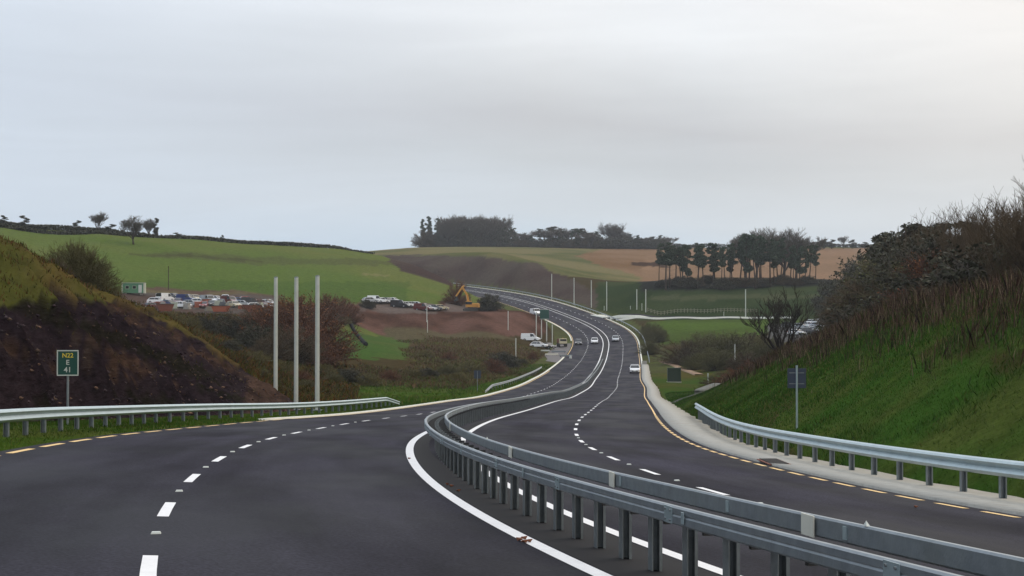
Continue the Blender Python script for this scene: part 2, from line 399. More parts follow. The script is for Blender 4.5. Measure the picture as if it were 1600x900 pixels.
paint((TY > 200) & (TY < 420) & inpoly(PX, PY, PL("1020,540 1250,520 1250,600 1040,600")), lin((84,72,48)), lin((70,70,40)), 12)
paint((TY > 120) & (TY < 340) & (TO > 10) & (TO < 30) & (PX < 1120), lin((66,88,36)), lin((92,84,48)), 14)
paint((TY > 360) & (TY < 450) & (PX > 1200) & (PX < 1340) & (PY < 535), lin((96,94,92)))
paint((TY > 320) & (TY < 425) & (PX < 440) & (PY > 455), YARD, lin((92,76,68)), 8)
paint((TY > 404) & (TY < 425) & (PX < 560) & (PY < 462) & (PY > 452), lin((110,100,74)), lin((98,78,70)), 5)
paint((TY > 395) & (TY < 480) & (TO < -10) & inpoly(PX, PY, PL("440,478 700,472 850,478 860,500 850,524 520,524 440,500")), lin((112,84,74)), MUD, 12)
paint((TY > 395) & (TY < 480) & inpoly(PX, PY, PL("560,474 745,474 745,488 560,488")), lin((116,106,100)), amt=.8)
paint((TY > 360) & (TY < 410) & inpoly(PX, PY, PL("600,508 850,506 850,530 600,530")), lin((96,88,66)))
paint((TY > 270) & (TY < 400) & inpoly(PX+jx*2, PY+jy, PL("490,518 600,521 650,530 680,552 620,562 490,558")), lin((72,98,46)), lin((84,98,52)), 10)
paint((TY > 120) & (TY < 270) & (TO < -8) & inpoly(PX, PY, PL("500,608 560,594 680,598 800,575 860,560 900,560 860,590 700,640 480,655")), lin((72,102,36)), lin((88,100,44)), 14)
paint((TY > 120) & (TY < 400) & (TO < -10) & inpoly(PX, PY, PL("640,530 850,528 860,560 790,590 640,590")), lin((84,66,48)), lin((86,90,48)), 16)
paint((TY > 110) & (TY < 330) & (PX < 520) & (TO < -16), lin((76,68,40)), lin((96,74,44)), 9)
# the rock cutting on the left and the rough grass above it
lm = (TS < 135) & (TO < -14) & (TY < 122)
paint(lm & (TY > 30), DRYG, lin((80,82,40)), 6)
paint(lm & (TO < -22), lin((90,66,44)), lin((76,76,38)), 7, .6, 3)
rockm = lm & inpoly(PX, PY, PL("-900,455 0,484 40,474 90,466 150,470 200,480 250,500 310,530 360,566 470,600 470,760 -900,900"))
paint(rockm, ROCK, lin((58,48,54)), 4)
t_ = vnoise(TX*1.2, TZ*2.0+TY*.3, 3.0, 4, .6)
paint(rockm & (t_ > .2), lin((104,80,66)), lin((84,70,62)), 2, .85, 5)
paint(rockm & (t_ < -.30), lin((50,50,34)), amt=.7)
paint(rockm & (PX > 385) & (PY > 585), lin((116,92,80)), lin((70,56,52)), 1.5)
# right bank
rb = (TO > 10.2) & (TO < 21) & (TS < 215) & (TY < 215)
paint(rb, lin((60,90,35)), lin((80,92,44)), 4)
paint(rb & (TS < 75) & (vnoise(TX-TY*.4, TO*3, 6, 3) > .10), lin((78,60,44)), lin((66,78,38)), 2, .75)
paint((TO > 17.5) & (TO < 60) & (TS < 215) & (TY < 260), lin((92,70,54)), lin((74,60,42)), 5)
# verges
paint((TO < -8) & (TO > -14.3) & (TS < 128), lin((66,88,32)), lin((84,94,44)), 4)
paint((np.abs(TO) > 8) & (np.abs(TO) < 14) & (TS > 300) & (TS < 700), lin((92,100,58)), lin((84,84,56)), 8)
paint((np.abs(TO) < 8.3), lin((60,58,60)))
TC *= .62
ra = rockm.astype(float); ra = np.maximum(ra, ((TY > 540) & (TY < 980) & inpoly(PX, PY, PL("600,398 700,400 760,400 840,412 900,440 990,480 950,492 860,468 742,448 640,440")))*.35)
terr = new_obj('ground', np_mesh('ground', np.stack([TX, TY, TZ], -1), TF, M['terrain'], True, np.concatenate([TC, ra[:, None]], 1)))
tag(terr, kind='structure')

# ------------------------------------------------------------------ road surfaces
def asphalt():
    m = bpy.data.materials.new('asphalt'); m.use_nodes = True; nt = m.node_tree; N = nt.nodes; L = nt.links; b = N['Principled BSDF']
    tc = N.new('ShaderNodeTexCoord'); uvn = N.new('ShaderNodeUVMap')
    def noise(scale, detail, vec, st=None):
        mp = N.new('ShaderNodeMapping'); L.new(vec, mp.inputs[0])
        if st: mp.inputs['Scale'].default_value = st
        n = N.new('ShaderNodeTexNoise'); n.inputs['Scale'].default_value = scale; n.inputs['Detail'].default_value = detail; L.new(mp.outputs[0], n.inputs['Vector']); return n.outputs['Fac']
    big = noise(.16, 5, uvn.outputs[0], (1.6, .55, 1)); streak = noise(1.3, 4, uvn.outputs[0], (1.5, .03, 1)); fine = noise(26, 5, tc.outputs['Object']); patch = noise(.5, 6, uvn.outputs[0], (1.2, .25, 1))
    def mr(src, a, b_, c, d):
        r = N.new('ShaderNodeMapRange'); r.inputs[1].default_value = a; r.inputs[2].default_value = b_; r.inputs[3].default_value = c; r.inputs[4].default_value = d; L.new(src, r.inputs[0]); return r.outputs[0]
    def mul(a, b_):
        n = N.new('ShaderNodeMath'); n.operation = 'MULTIPLY'; L.new(a, n.inputs[0]); L.new(b_, n.inputs[1]); return n.outputs[0]
    f = mul(mul(mr(big, .35, .65, .62, 1.38), mr(streak, .3, .7, .86, 1.14)), mul(mr(fine, .3, .7, .5, 1.5), mr(patch, .38, .62, .62, 1.4)))
    vm = N.new('ShaderNodeVectorMath'); vm.operation = 'SCALE'; vm.inputs[0].default_value = lin((37, 36, 44)); L.new(f, vm.inputs['Scale']); L.new(vm.outputs[0], b.inputs['Base Color'])
    L.new(mr(big, .38, .62, .62, .92), b.inputs['Roughness']); b.inputs['Specular IOR Level'].default_value = .06
    bp = N.new('ShaderNodeBump'); bp.inputs['Distance'].default_value = .006; L.new(fine, bp.inputs['Height']); L.new(bp.outputs[0], b.inputs['Normal'])
    return m
M['asphalt'] = asphalt()

def strip(name, ss, cols, mat_, dz=0.0, parent=None, kind='structure', uvs=False):
    """sheet through the given offset functions along stations ss"""
    ss = np.asarray(ss, float); V = []; n = len(cols)
    for c in cols:
        o = c(ss) if callable(c) else np.full_like(ss, c)
        V.append(rd(ss, o, dz))
    V = np.stack(V, 1); m = len(ss)
    idx = np.arange(m*n).reshape(m, n)
    Fc = np.stack([idx[:-1, :-1], idx[:-1, 1:], idx[1:, 1:], idx[1:, :-1]], -1).reshape(-1, 4)
    me = np_mesh(name, V.reshape(-1, 3), Fc, mat_, True)
    if uvs:
        ul = me.uv_layers.new(name='UVMap'); O = np.stack([(c(ss) if callable(c) else np.full_like(ss, c)) for c in cols], 1)
        u = np.stack([O.ravel(), np.repeat(ss, n)], -1)[Fc.ravel()]; ul.data.foreach_set('uv', u.astype(np.float32).ravel())
    o = new_obj(name, me, parent)
    if kind: tag(o, kind=kind)
    return o
SS = np.arange(-30, 781, 2.0)
eL = lambda s: -(med(s)+2*wl(s)+.1); eR = lambda s: med(s)+2*wr(s)+.1
strip('road', SS, [lambda s: eL(s)-.32, eL, lambda s: -med(s)-wl(s), lambda s: -med(s), lambda s: 0*s, med, lambda s: med(s)+wr(s), eR, lambda s: eR(s)+.32], M['asphalt'], 0, uvs=True)

strip('median_strip', SS, [lambda s: -med(s)+.12, lambda s: med(s)-.12], mat('asphalt_dark', lin((20,19,22)), .85, var=.3, vscale=2, spec=.2), .004)
# solid paint: side faces not needed, 4 mm sheets
def marks(name, segs, of, width, mat_, dz=.006):
    V = []; Fc = []
    for a, b in segs:
        n = max(2, int((b-a)/1.0)+1); ss = np.linspace(a, b, n); o = of(ss); w = width
        P = rd(ss, o-w/2, dz); Q = rd(ss, o+w/2, dz); base = len(V)
        for i in range(n): V.append(P[i]); V.append(Q[i])
        for i in range(n-1): Fc.append((base+2*i, base+2*i+1, base+2*i+3, base+2*i+2))
    o = new_obj(name, np_mesh(name, V, Fc, mat_)); return tag(o, kind='structure')
marks('road_marking_median_edge', [(-30, 700)], lambda s: -med(s), .18, M['white_paint'])
marks('road_marking_median_edge', [(-30, 700)], lambda s: med(s), .17, M['white_paint'])
t0 = 12.3691
marks('road_marking_lane', [(t0+6*k-1.02, t0+6*k+1.02) for k in range(-2, 100)], lambda s: -med(s)-wl(s), .13, M['white_paint'])
marks('road_marking_lane', [(6*k+1, 6*k+3.05) for k in range(0, 110)], lambda s: med(s)+wr(s), .13, M['white_paint'])
marks('road_marking_edge', [(3*k, 3*k+2.05) for k in range(3, 23)], eL, .15, M['yellow_paint'])
marks('road_marking_edge', [(70, 300), (375, 660)], eL, .13, M['yellow_paint'])
marks('road_marking_edge', [(2*k, 2*k+1.3) for k in range(5, 44)], eR, .13, M['yellow_paint'])
marks('road_marking_edge', [(88, 660)], eR, .10, M['yellow_paint'])

def slab(name, ss, o0, o1, top, mat_, kind='structure', bot=-.35, label=None, cat=None):
    """raised kerb or concrete strip with vertical sides"""
    ss = np.asarray(ss, float); a = o0(ss) if callable(o0) else np.full_like(ss, o0); b = o1(ss) if callable(o1) else np.full_like(ss, o1)
    rows = [rd(ss, a, bot), rd(ss, a, top), rd(ss, b, top), rd(ss, b, bot)]
    V = np.stack(rows, 1).reshape(-1, 3); m = len(ss); idx = np.arange(m*4).reshape(m, 4)
    Fc = np.concatenate([np.stack([idx[:-1, k], idx[:-1, k+1], idx[1:, k+1], idx[1:, k]], -1) for k in range(3)]+[idx[[0]][:, ::-1], idx[[-1]]])
    o = new_obj(name, np_mesh(name, V, Fc, mat_)); return tag(o, label, cat, kind=kind)
slab('concrete_verge', np.arange(4, 331, 1.5), lambda s: eR(s)+.30, lambda s: np.interp(s, [0, 40, 55, 130, 330], [10.35, 10.5, 10.1, 9.8, 9.6])+.12*np.sin(s*.9)+.08*np.sin(s*2.3), .055, M['concrete'])
slab('kerb', np.arange(66, 372, 2.0), lambda s: eL(s)-.62, lambda s: eL(s)-.22, .07, M['kerb'])
slab('kerb', np.arange(332, 700, 2.0), lambda s: eR(s)+.30, lambda s: eR(s)+.62, .10, M['kerb'])
slab('kerb', np.arange(440, 520, 2.0), lambda s: eL(s)-.62, lambda s: eL(s)-.25, .10, M['kerb'])

# ------------------------------------------------------------------ crash barriers
def sweep_mesh(mb, ss, of, prof, dzf=0.0):
    ss = np.asarray(ss, float); o0 = of(ss) if callable(of) else np.full_like(ss, of); dz = dzf(ss) if callable(dzf) else np.full_like(ss, dzf)
    n = len(prof); rows = [rd(ss, o0+p[0], 0)+np.stack([0*ss, 0*ss, dz+p[1]], -1) for p in prof]
    V = np.stack(rows, 1).reshape(-1, 3); m = len(ss)
    Fs = []
    for i in range(m-1):
        for k in range(n):
            a = i*n+k; b = i*n+(k+1) % n; Fs.append((a, b, b+n, a+n))
    Fs += [tuple(range(n)), tuple(range((m-1)*n, m*n))]
    mb.add(V.tolist(), Fs)
def wprof(side, h=.31, d=.08, t=.006):
    """W-section rail, bulging towards `side`"""
    z = np.array([-.5, -.42, -.28, -.14, 0, .14, .28, .42, .5])*h; x = np.array([0, .55, 1, .55, .05, .55, 1, .55, 0])*d*side
    return [(a, b) for a, b in zip(x, z)]+[(a-t*side, b) for a, b in zip(x[::-1], z[::-1])]
def boxprof(side):
    return [(.012*side, .075), (.05*side, .075), (.066*side, .06), (.066*side, .02), (.058*side, .008), (.066*side, -.006), (.066*side, -.06), (.05*side, -.075), (.012*side, -.075), (0, -.06), (0, .06)]
# central barrier
s_med = np.concatenate([np.arange(-6, 60, .5), np.arange(60, 345, 1.5)])
mb_e = empty('median_barrier', tuple(rd(10, 0)[0]), 0, 'galvanised steel double-sided crash barrier on close-set posts, curving along the middle of the road', 'crash barrier')
off_e = Vector(mb_e.location)
def child_of(o, e): o.parent = e; o.matrix_parent_inverse = Matrix.Translation(-Vector(e.location)); return o
for side in (-1, 1):
    b = MB(); sweep_mesh(b, s_med, (.205 if side > 0 else .235)*side, boxprof(side), .612+(.075 if side > 0 else 0)); child_of(b.build('rail', M['galv'], None), mb_e)
def post_mb(s, o, h, dz=0, w=.13, d=.085, mb=None):
    b = mb or MB(); P = rd(s, o)[0]; hd = -heading(s); t = .008
    Mx = Matrix.Translation((P[0], P[1], P[2]+dz-.25)) @ Matrix.Rotation(hd, 4, 'Z')
    H = h+.25
    b.box((-d/2, 0, H/2), (t, w, H), 0, Mx); b.box((0, w/2+t/2, H/2), (d+t, t, H), 0, Mx); b.box((d/2, 0, H/2), (t, w-.004, H), 0, Mx); b.box((d/2-.014, -w/2+t/2, H/2), (.02, t, H), 0, Mx)
    return b
k = 0; rest = MB()
for s_ in np.arange(6.95, 345, 1.0):
    tgt = MB() if k < 98 else rest
    post_mb(s_, 0, .585, mb=tgt)
    sp = MB(); P = rd(s_, 0)[0]; Mx = Matrix.Translation((P[0], P[1], P[2]+.535)) @ Matrix.Rotation(-heading(s_), 4, 'Z')
    if k < 98:
        po = child_of(tgt.build('post', M['galv_dark']), mb_e)
        sp.box((0, 0, 0), (.46, .05, .045), 0, Mx); so_ = sp.build('spacer', M['steel_dark']); so_.parent = po
    elif k < 160: rest.box((0, 0, 0), (.46, .05, .045), 0, Mx)
    k += 1
r_ = child_of(rest.build('post', M['galv_dark']), mb_e); tag(r_, kind='stuff')
# lap plates and small reflectors on the rails
for s_, o_, L_ in ((9.9, .20, .22), (21.6, .20, .3), (15.2, .20, .2), (33.5, .20, .3)):
    P = rd(s_, o_)[0]; b = MB(); Mx = Matrix.Translation((P[0], P[1], P[2]+.687)) @ Matrix.Rotation(-heading(s_), 4, 'Z')
    b.box((-.012, 0, 0), (.012, L_, .155), 0, Mx); child_of(b.build('lap_plate', M['kerb'], None, .004), mb_e)
for s_, o_, dz_ in ((11.6, .208, .687), (11.2, -.306, .612), (17.5, -.306, .612), (27, -.306, .612), (14.9, .208, .687), (9.3, .208, .687)):
    P = rd(s_, o_)[0]; b = MB(); Mx = Matrix.Translation((P[0], P[1], P[2]+dz_)) @ Matrix.Rotation(-heading(s_), 4, 'Z')
    b.prism([(-.012, -.045), (-.004, -.045), (-.004, .045), (-.012, .045)], -.03, .03, Mx)
    child_of(b.build('bolt_plate', M['galv_new']), mb_e)
for side in (-1, 1):
    for s_ in np.arange(7.6 if side < 0 else 8.4, 62, 4.0):
        P = rd(s_, .273 if side > 0 else -.303)[0]; b = MB(); Mx = Matrix.Translation((P[0], P[1], P[2]+.612+(.075 if side > 0 else 0))) @ Matrix.Rotation(-heading(s_), 4, 'Z')
        b.box((0, 0, 0), (.006, .20, .135), 0, Mx); lj = b.build('lap_joint', M['galv_new']); child_of(lj, mb_e)
        if s_ < 34:
            for yy in (-.06, .06):
                for zz in (-.04, .04): b = MB(); b.tube(Mx @ Vector((side*.003, yy, zz)), Mx @ Vector((side*.014, yy, zz)), .011, .009, 8); bo = b.build('bolt', M['galv_dark']); bo.parent = lj
for s_ in (9.0, 24.6, 41.0):
    P = rd(s_, .22)[0]; b = MB(); Mx = Matrix.Translation((P[0], P[1], P[2]+.762)) @ Matrix.Rotation(-heading(s_), 4, 'Z')
    V = [(-.014, -.025, 0), (.014, -.025, 0), (.014, .025, 0), (-.014, .025, 0), (0, .01, .036)]
    b.add([Mx @ Vector(v) for v in V], [(0, 1, 2, 3), (0, 1, 4), (1, 2, 4), (2, 3, 4), (3, 0, 4)]); child_of(b.build('reflector', M['sign_white']), mb_e)

def w_barrier(name, s0, s1, of, side, label, ramp0=0, ramp1=0, spacing=2.0, h=.62, base=0.0, group=None, far=False):
    e = empty(name, tuple(rd(s0, of(np.array([s0]))[0])[0]), 0, label, 'crash barrier', group)
    ss = np.arange(s0, s1+.1, .75 if not far else 3)
    def dz(s):
        s = np.asarray(s, float); z = np.full_like(s, h+base)
        if ramp0: z -= np.clip(1-(s-s0)/ramp0, 0, 1)*h*.95
        if ramp1: z -= np.clip(1-(s1-s)/ramp1, 0, 1)*h*.95
        return z
    b = MB(); sweep_mesh(b, ss, of, wprof(side), dz); child_of(b.build('rail', M['galv' if far else 'galv_new']), e)
    n = 0; rest = MB()
    for s_ in np.arange(s0+1, s1-1, spacing):
        hh = float(dz(np.array([s_]))[0]); 
        if hh < .25: continue
        tgt = MB() if (n < 98 and not far) else rest
        post_mb(s_, float(of(np.array([s_]))[0])-side*.075, hh+.1, w=.09, d=.11, mb=tgt)
        if n < 98 and not far: child_of(tgt.build('post', M['galv']), e)
        n += 1
    if rest.v: tag(child_of(rest.build('post', M['galv_dark']), e), kind='stuff')
    return e
w_barrier('roadside_barrier', 22, 120, lambda s: -np.interp(s, [20, 36, 45, 57, 67, 112, 120], [9.8, 9.9, 10.2, 10.75, 10.7, 10.5, 10.5]), 1, 'pale steel crash barrier in the grass below the dark rock cutting', ramp1=7, h=.47, base=.06)
w_barrier('roadside_barrier', 14, 86, lambda s: np.interp(s, [14, 60, 86], [9.75, 9.95, 10.2]), -1, 'steel W-beam crash barrier standing on the concrete verge below the green grass bank', ramp0=0, h=.56, base=.05)
w_barrier('roadside_barrier', 186, 300, lambda s: 0*s-10.3, 1, 'thin pale crash barrier along the far bend beside the green verge', ramp0=8, spacing=4, far=True)
w_barrier('roadside_barrier', 340, 690, lambda s: 0*s+10.0, -1, 'distant crash barrier on the outside of the climbing bend under the dark cut slope', ramp0=8, spacing=4, far=True)

# reflecting road studs between lane dashes
stud0 = None
for nm, of, st in (('l', lambda s: -med(s)-wl(s), [t0+3+6*k for k in range(-1, 9)]), ('r', lambda s: med(s)+wr(s), [6*k+5 for k in range(3, 9)])):
    for s_ in st:
        P = rd(s_, of(np.array([s_]))[0], .004)[0]
        if stud0 is None:
            b = MB(); b.box((0, 0, .009), (.10, .10, .018), taper=.8); stud0 = b.build('road_stud', M['sign_white']); o = stud0
        else: o = stud0.copy(); COL.objects.link(o)
        o.location = P; o.rotation_euler = (0, 0, -heading(s_))
        tag(o, 'small pale reflecting stud set in the asphalt in a gap of the lane dashes', 'road stud', 'reflecting studs between the lane dashes')

# ------------------------------------------------------------------ vegetation builders
def tube_arrays(segs, sides=3):
    """segs: list of (p0, p1, r0, r1) -> V, F (triangular tubes)"""
    a = np.array([s[0] for s in segs], float); b = np.array([s[1] for s in segs], float); r0 = np.array([s[2] for s in segs]); r1 = np.array([s[3] for s in segs])
    d = b-a; d /= np.linalg.norm(d, axis=1, keepdims=True)+1e-9
    ref = np.where(np.abs(d[:, 2:3]) > .9, np.array([[1., 0, 0]]), np.array([[0, 0, 1.]])); u = np.cross(d, ref); u /= np.linalg.norm(u, axis=1, keepdims=True); v = np.cross(d, u)
    V = []
    for p, r in ((a, r0), (b, r1)):
        for k in range(sides):
            t = 2*math.pi*k/sides; V.append(p+(u*math.cos(t)+v*math.sin(t))*r[:, None])
    V = np.stack(V, 1); n = len(segs); base = (np.arange(n)*2*sides)[:, None]
    Fc = np.concatenate([np.stack([base[:, 0]+k, base[:, 0]+(k+1) % sides, base[:, 0]+sides+(k+1) % sides, base[:, 0]+sides+k], -1) for k in range(sides)])
    return V.reshape(-1, 3), Fc

def grow(rng, p, d, L, r, depth, out, spread=.55, up=.12, kids=(3, 4), wob=.12, shrink=.68, minr=.006):
    """recursive limbs; out gets (p0,p1,r0,r1,depth)"""
    n = 3; q = np.array(p, float); d = np.array(d, float); pts_ = [q.copy()]
    for i in range(n):
        d = d+rng.normal(0, wob, 3)+np.array([0, 0, up]); d /= np.linalg.norm(d)
        q2 = q+d*L/n; ra = r*(1-.35*i/n); rb = r*(1-.35*(i+1)/n); out.append((q.copy(), q2.copy(), ra, rb, depth)); q = q2; pts_.append((q.copy(), d.copy(), rb))
    if depth <= 0: return
    k = rng.integers(kids[0], kids[1]+1)
    for j in range(k):
        P_, D_, r_ = pts_[1+(rng.integers(0, n) if j < k-1 else n-1)]
        ang = rng.uniform(0, 2*math.pi); e = np.array([math.cos(ang), math.sin(ang), rng.uniform(-.2, .5)])
        nd = D_+e*spread*rng.uniform(.7, 1.4); nd /= np.linalg.norm(nd)
        grow(rng, P_, nd, L*shrink*rng.uniform(.75, 1.2), max(r_*rng.uniform(.5, .72), minr), depth-1, out, spread, up, kids, wob, shrink, minr)

def bare_tree_meshes(seed, h=12, trunk=.22, depth=5, r=.26, twig=.016, bark=None, twigm=None, spread=.6, kids=(3, 4), shrink=.70, limbs=None):
    rng = np.random.default_rng(seed); out = []
    grow(rng, (0, 0, -.3), (0, 0, 1), h*trunk+.3, r, 0, out, wob=.05)
    top = out[-1][1]
    for j in range(limbs or 5):
        a = 2*math.pi*j/(limbs or 5)+rng.uniform(-.3, .3); t = rng.uniform(.25, .85)
        grow(rng, top-np.array([0, 0, rng.uniform(0, h*trunk*.4)]), (math.cos(a)*t, math.sin(a)*t, 1), h*.30*rng.uniform(.85, 1.15), r*.55, depth, out, spread=spread, kids=kids, shrink=shrink, minr=twig)
    zmax = max(s[1][2] for s in out); k = h/zmax
    out = [(s[0]*[k, k, k] if s[0][2] > 0 else s[0], s[1]*k, s[2], s[3], s[4]) for s in out]
    T = [s[:4] for s in out if s[4] >= depth-1 or s[4] == 0 and s[2] > r*.5]; C = [s[:4] for s in out if not (s[4] >= depth-1 or s[4] == 0 and s[2] > r*.5)]
    Vt, Ft = tube_arrays(T, 6); Vc, Fc = tube_arrays(C, 3)
    return np_mesh('trunk', Vt, Ft, bark or M['bark'], True), np_mesh('crown', Vc, Fc, twigm or M['twig_grey'])

def leaf_cloud(rng, clumps, per, size, mat_, name='crown', flat=1.0):
    """clumps: (x,y,z,rx,ry,rz) ellipsoids filled with small leaf faces"""
    V = []
    cs = np.array(clumps); vol = cs[:, 3]*cs[:, 4]*cs[:, 5]; num = np.maximum((per*len(cs)*vol**.67/(vol**.67).sum()).astype(int), 5)
    P = []
    for c, n in zip(cs, num):
        d = rng.normal(size=(n, 3)); d /= np.linalg.norm(d, axis=1, keepdims=True); rr = rng.random(n)**.45*(1+.25*rng.normal(size=n)*.5)
        P.append(c[:3]+d*rr[:, None]*c[3:6])
    P = np.concatenate(P); n = len(P)
    a = rng.normal(size=(n, 3)); a /= np.linalg.norm(a, axis=1, keepdims=True); b = rng.normal(size=(n, 3)); b -= (a*b).sum(1, keepdims=True)*a; b /= np.linalg.norm(b, axis=1, keepdims=True)
    sz = size*rng.uniform(.5, 1.4, n)[:, None]; a = a*sz; b = b*sz*.6
    V = np.stack([P-a, P-b*.8, P+a, P+b], 1).reshape(-1, 3); Fc = np.arange(4*n).reshape(n, 4)
    return np_mesh(name, V, Fc, mat_)

def pine_meshes(seed, h=14, bare=.5, w=3.0, n=11, mat_=None):
    rng = np.random.default_rng(seed); segs = []; p = np.array([0, 0, -.3]); d = np.array([0, 0, 1.]); N_ = 6
    for i in range(N_):
        d = d+rng.normal(0, .03, 3); d[2] = 1; q = p+d*(h+.3)*.93/N_; segs.append((p, q, .24*(1-.13*i), .24*(1-.13*(i+1)))); p = q
    cl = []
    for j in range(n):
        t = bare+(1-bare)*(j+.5)/n; z = h*t*.98; a = rng.uniform(0, 6.28); rr = w*.55*math.sin(min(1, (1.12-t)/(1.12-bare))*math.pi*.75+.35)*rng.uniform(.4, 1.1)
        c = np.array([math.cos(a)*rr, math.sin(a)*rr, z]); segs.append((np.array([0, 0, z-.8]), c, .07, .03))
        s_ = w*.42*rng.uniform(.7, 1.15)*(1.15-.45*(t-bare)/(1-bare)); cl.append((*c, s_, s_, s_*.55))
    for j in range(4):
        z = h*rng.uniform(min(.25, bare*.6), bare); a = rng.uniform(0, 6.28); segs.append((np.array([0, 0, z]), np.array([math.cos(a)*1.1, math.sin(a)*1.1, z+.1]), .035, .015))
    V, Fc = tube_arrays(segs, 5)
    return np_mesh('trunk', V, Fc, M['bark'], True), leaf_cloud(rng, cl, 260, .26, mat_ or M['needle'])

def bush_meshes(seed, w=3, h=3.5, stems=60, twig=.012, twigm=None, leaf=None, nleaf=0, fuzz=9, lsz=.05):
    """rounded many-stemmed bush: stems fan from the base to an uneven dome and carry fine side twigs"""
    rng = np.random.default_rng(seed); S1 = []; S2 = []; tips = []
    lob = rng.normal(size=(9, 3)); lob /= np.linalg.norm(lob, axis=1, keepdims=True); la = rng.uniform(-.22, .25, 9)
    for j in range(stems):
        d = rng.normal(size=3); d[2] = abs(d[2])*rng.uniform(.3, 1.6)+.02; d /= np.linalg.norm(d)
        rad = 1+(la*np.clip(lob@d, 0, 1)**3).sum(); end = d*np.array([w, w, h*.93])*rad*rng.uniform(.82, 1.0)+np.array([0, 0, h*.07])
        p = np.array([rng.normal(0, .12*w), rng.normal(0, .12*w), -.3]); n = 5; ctrl = np.array([end[0]*.35, end[1]*.35, end[2]*.62])+rng.normal(0, .05*w, 3); prev = p
        for i in range(1, n+1):
            t = i/n; q = (1-t)**2*p+2*t*(1-t)*ctrl+t*t*end; r0 = .04*(1-t)+twig; (S1 if i <= 2 else S2).append((prev, q, r0+.006, r0))
            dd = (q-prev); L_ = np.linalg.norm(dd); dd = dd/(L_+1e-6)
            if i > 1:
                for _ in range(fuzz):
                    u = rng.random(); o = prev+(q-prev)*u; e = dd*.8+rng.normal(0, .55, 3)+np.array([0, 0, .25]); e /= np.linalg.norm(e); ln = h*rng.uniform(.08, .2); m_ = o+e*ln*.5
                    e2 = e+rng.normal(0, .35, 3); e2 /= np.linalg.norm(e2); t2 = m_+e2*ln*.5
                    S2.append((o, m_, twig, twig*.8)); S2.append((m_, t2, twig*.8, twig*.4)); tips.append(t2)
                    e3 = e+rng.normal(0, .6, 3); e3 /= np.linalg.norm(e3); S2.append((m_, m_+e3*ln*.45, twig*.7, twig*.35)); tips.append(m_)
            prev = q
    V, Fc = tube_arrays(S1, 4); V2, F2 = tube_arrays(S2, 3); me = np_mesh('crown', V2, F2, twigm or M['twig_olive'])
    if nleaf:
        tips = np.array(tips); P = tips[rng.integers(0, len(tips), nleaf)]+rng.normal(0, .07, (nleaf, 3)); n = nleaf
        a = rng.normal(size=(n, 3)); a /= np.linalg.norm(a, axis=1, keepdims=True); b = np.cross(a, rng.normal(size=(n, 3))); b /= np.linalg.norm(b, axis=1, keepdims=True)
        sz = lsz*rng.uniform(.5, 1.5, n)[:, None]; Vl = np.stack([P-a*sz, P-b*sz*.5, P+a*sz, P+b*sz*.5], 1).reshape(-1, 3); Fl = np.arange(4*n).reshape(n, 4)+len(V2)
        me = np_mesh('crown', np.concatenate([V2, Vl]), np.concatenate([F2, Fl]), [twigm or M['twig_olive'], leaf or M['leaf_olive']], midx=np.concatenate([np.zeros(len(F2)), np.ones(n)]))
    return np_mesh('stem', V, Fc, M['bark']), me

BARE = [bare_tree_meshes(s, 12, twig=.03, spread=.7, kids=(3, 5), r=.32) for s in (11, 12, 13)]
BAREBIG = [bare_tree_meshes(s, 15, trunk=.10, depth=5, kids=(3, 5), twig=.04, r=.35, limbs=8) for s in (21, 22)]
NEAR = [bare_tree_meshes(s, 9, trunk=.15, depth=5, twig=.011, r=.16, kids=(3, 4), limbs=6, twigm=M['twig_brown']) for s in (31, 32)]
PINE = [pine_meshes(41, 14, .44, 2.6, 17), pine_meshes(42, 14, .56, 2.2, 13), pine_meshes(43, 14, .30, 2.5, 20), pine_meshes(44, 11, .15, 3.6, 14, M['leaf_dark'])]
BUSHO = bush_meshes(51, 2.6, 3.4, 150, .010, M['twig_olive'], M['leaf_olive'], 5000, 8)
BUSHR = bush_meshes(52, 2.6, 3.0, 110, .013, M['twig_red'], M['leaf_rust'], 6000, 8)
BUSHB = bush_meshes(53, 2.6, 2.8, 120, .014, M['twig_brown'], M['leaf_dark'], 3500, 9)
BUSHD = bush_meshes(54, 2.4, 2.8, 90, .014, M['twig_grey'], M['leaf_dark'], 14000, 6, .07)
BUSHG = bush_meshes(55, 2.6, 2.6, 110, .012, M['twig_olive'], M['leaf_gold'], 5000, 8)

def plant(name, meshes, px, Y, hpx, label, cat='tree', group=None, wide=1.0, base=None, rz=None, href=None, dzb=0):
    """stand a plant at photo column px, Y metres away, hpx photo pixels tall"""
    x = (px-800)/F*Y; z = tz(x, Y)+dzb
    H = (hpx/F*Y); h0 = href or max(v.co.z for v in meshes[1].vertices)
    k = H/h0; e = empty(name, (x, Y, z), random.uniform(0, 6.28) if rz is None else rz, label, cat, group)
    e.scale = (k*wide, k*wide, k)
    for nm, me in zip(('trunk' if 'tree' in name else 'stem', 'crown'), meshes): new_obj(nm, me, e)
    return e
def top_plant(name, meshes, px, ytop, Y, label, **kw):
    x = (px-800)/F*Y; z = tz(x, Y)+kw.get('dzb', 0); hpx = (YH-z*F/Y)-ytop
    return plant(name, meshes, px, Y, max(hpx, 6), label, **kw)
ORD = ['first','second','third','fourth','fifth','sixth','seventh','eighth','ninth','tenth','eleventh','twelfth','thirteenth','fourteenth','fifteenth','sixteenth','seventeenth','eighteenth','nineteenth','twentieth','twenty-first','twenty-second','twenty-third','twenty-fourth','twenty-fifth','twenty-sixth','twenty-seventh','twenty-eighth','twenty-ninth','thirtieth','thirty-first','thirty-second']

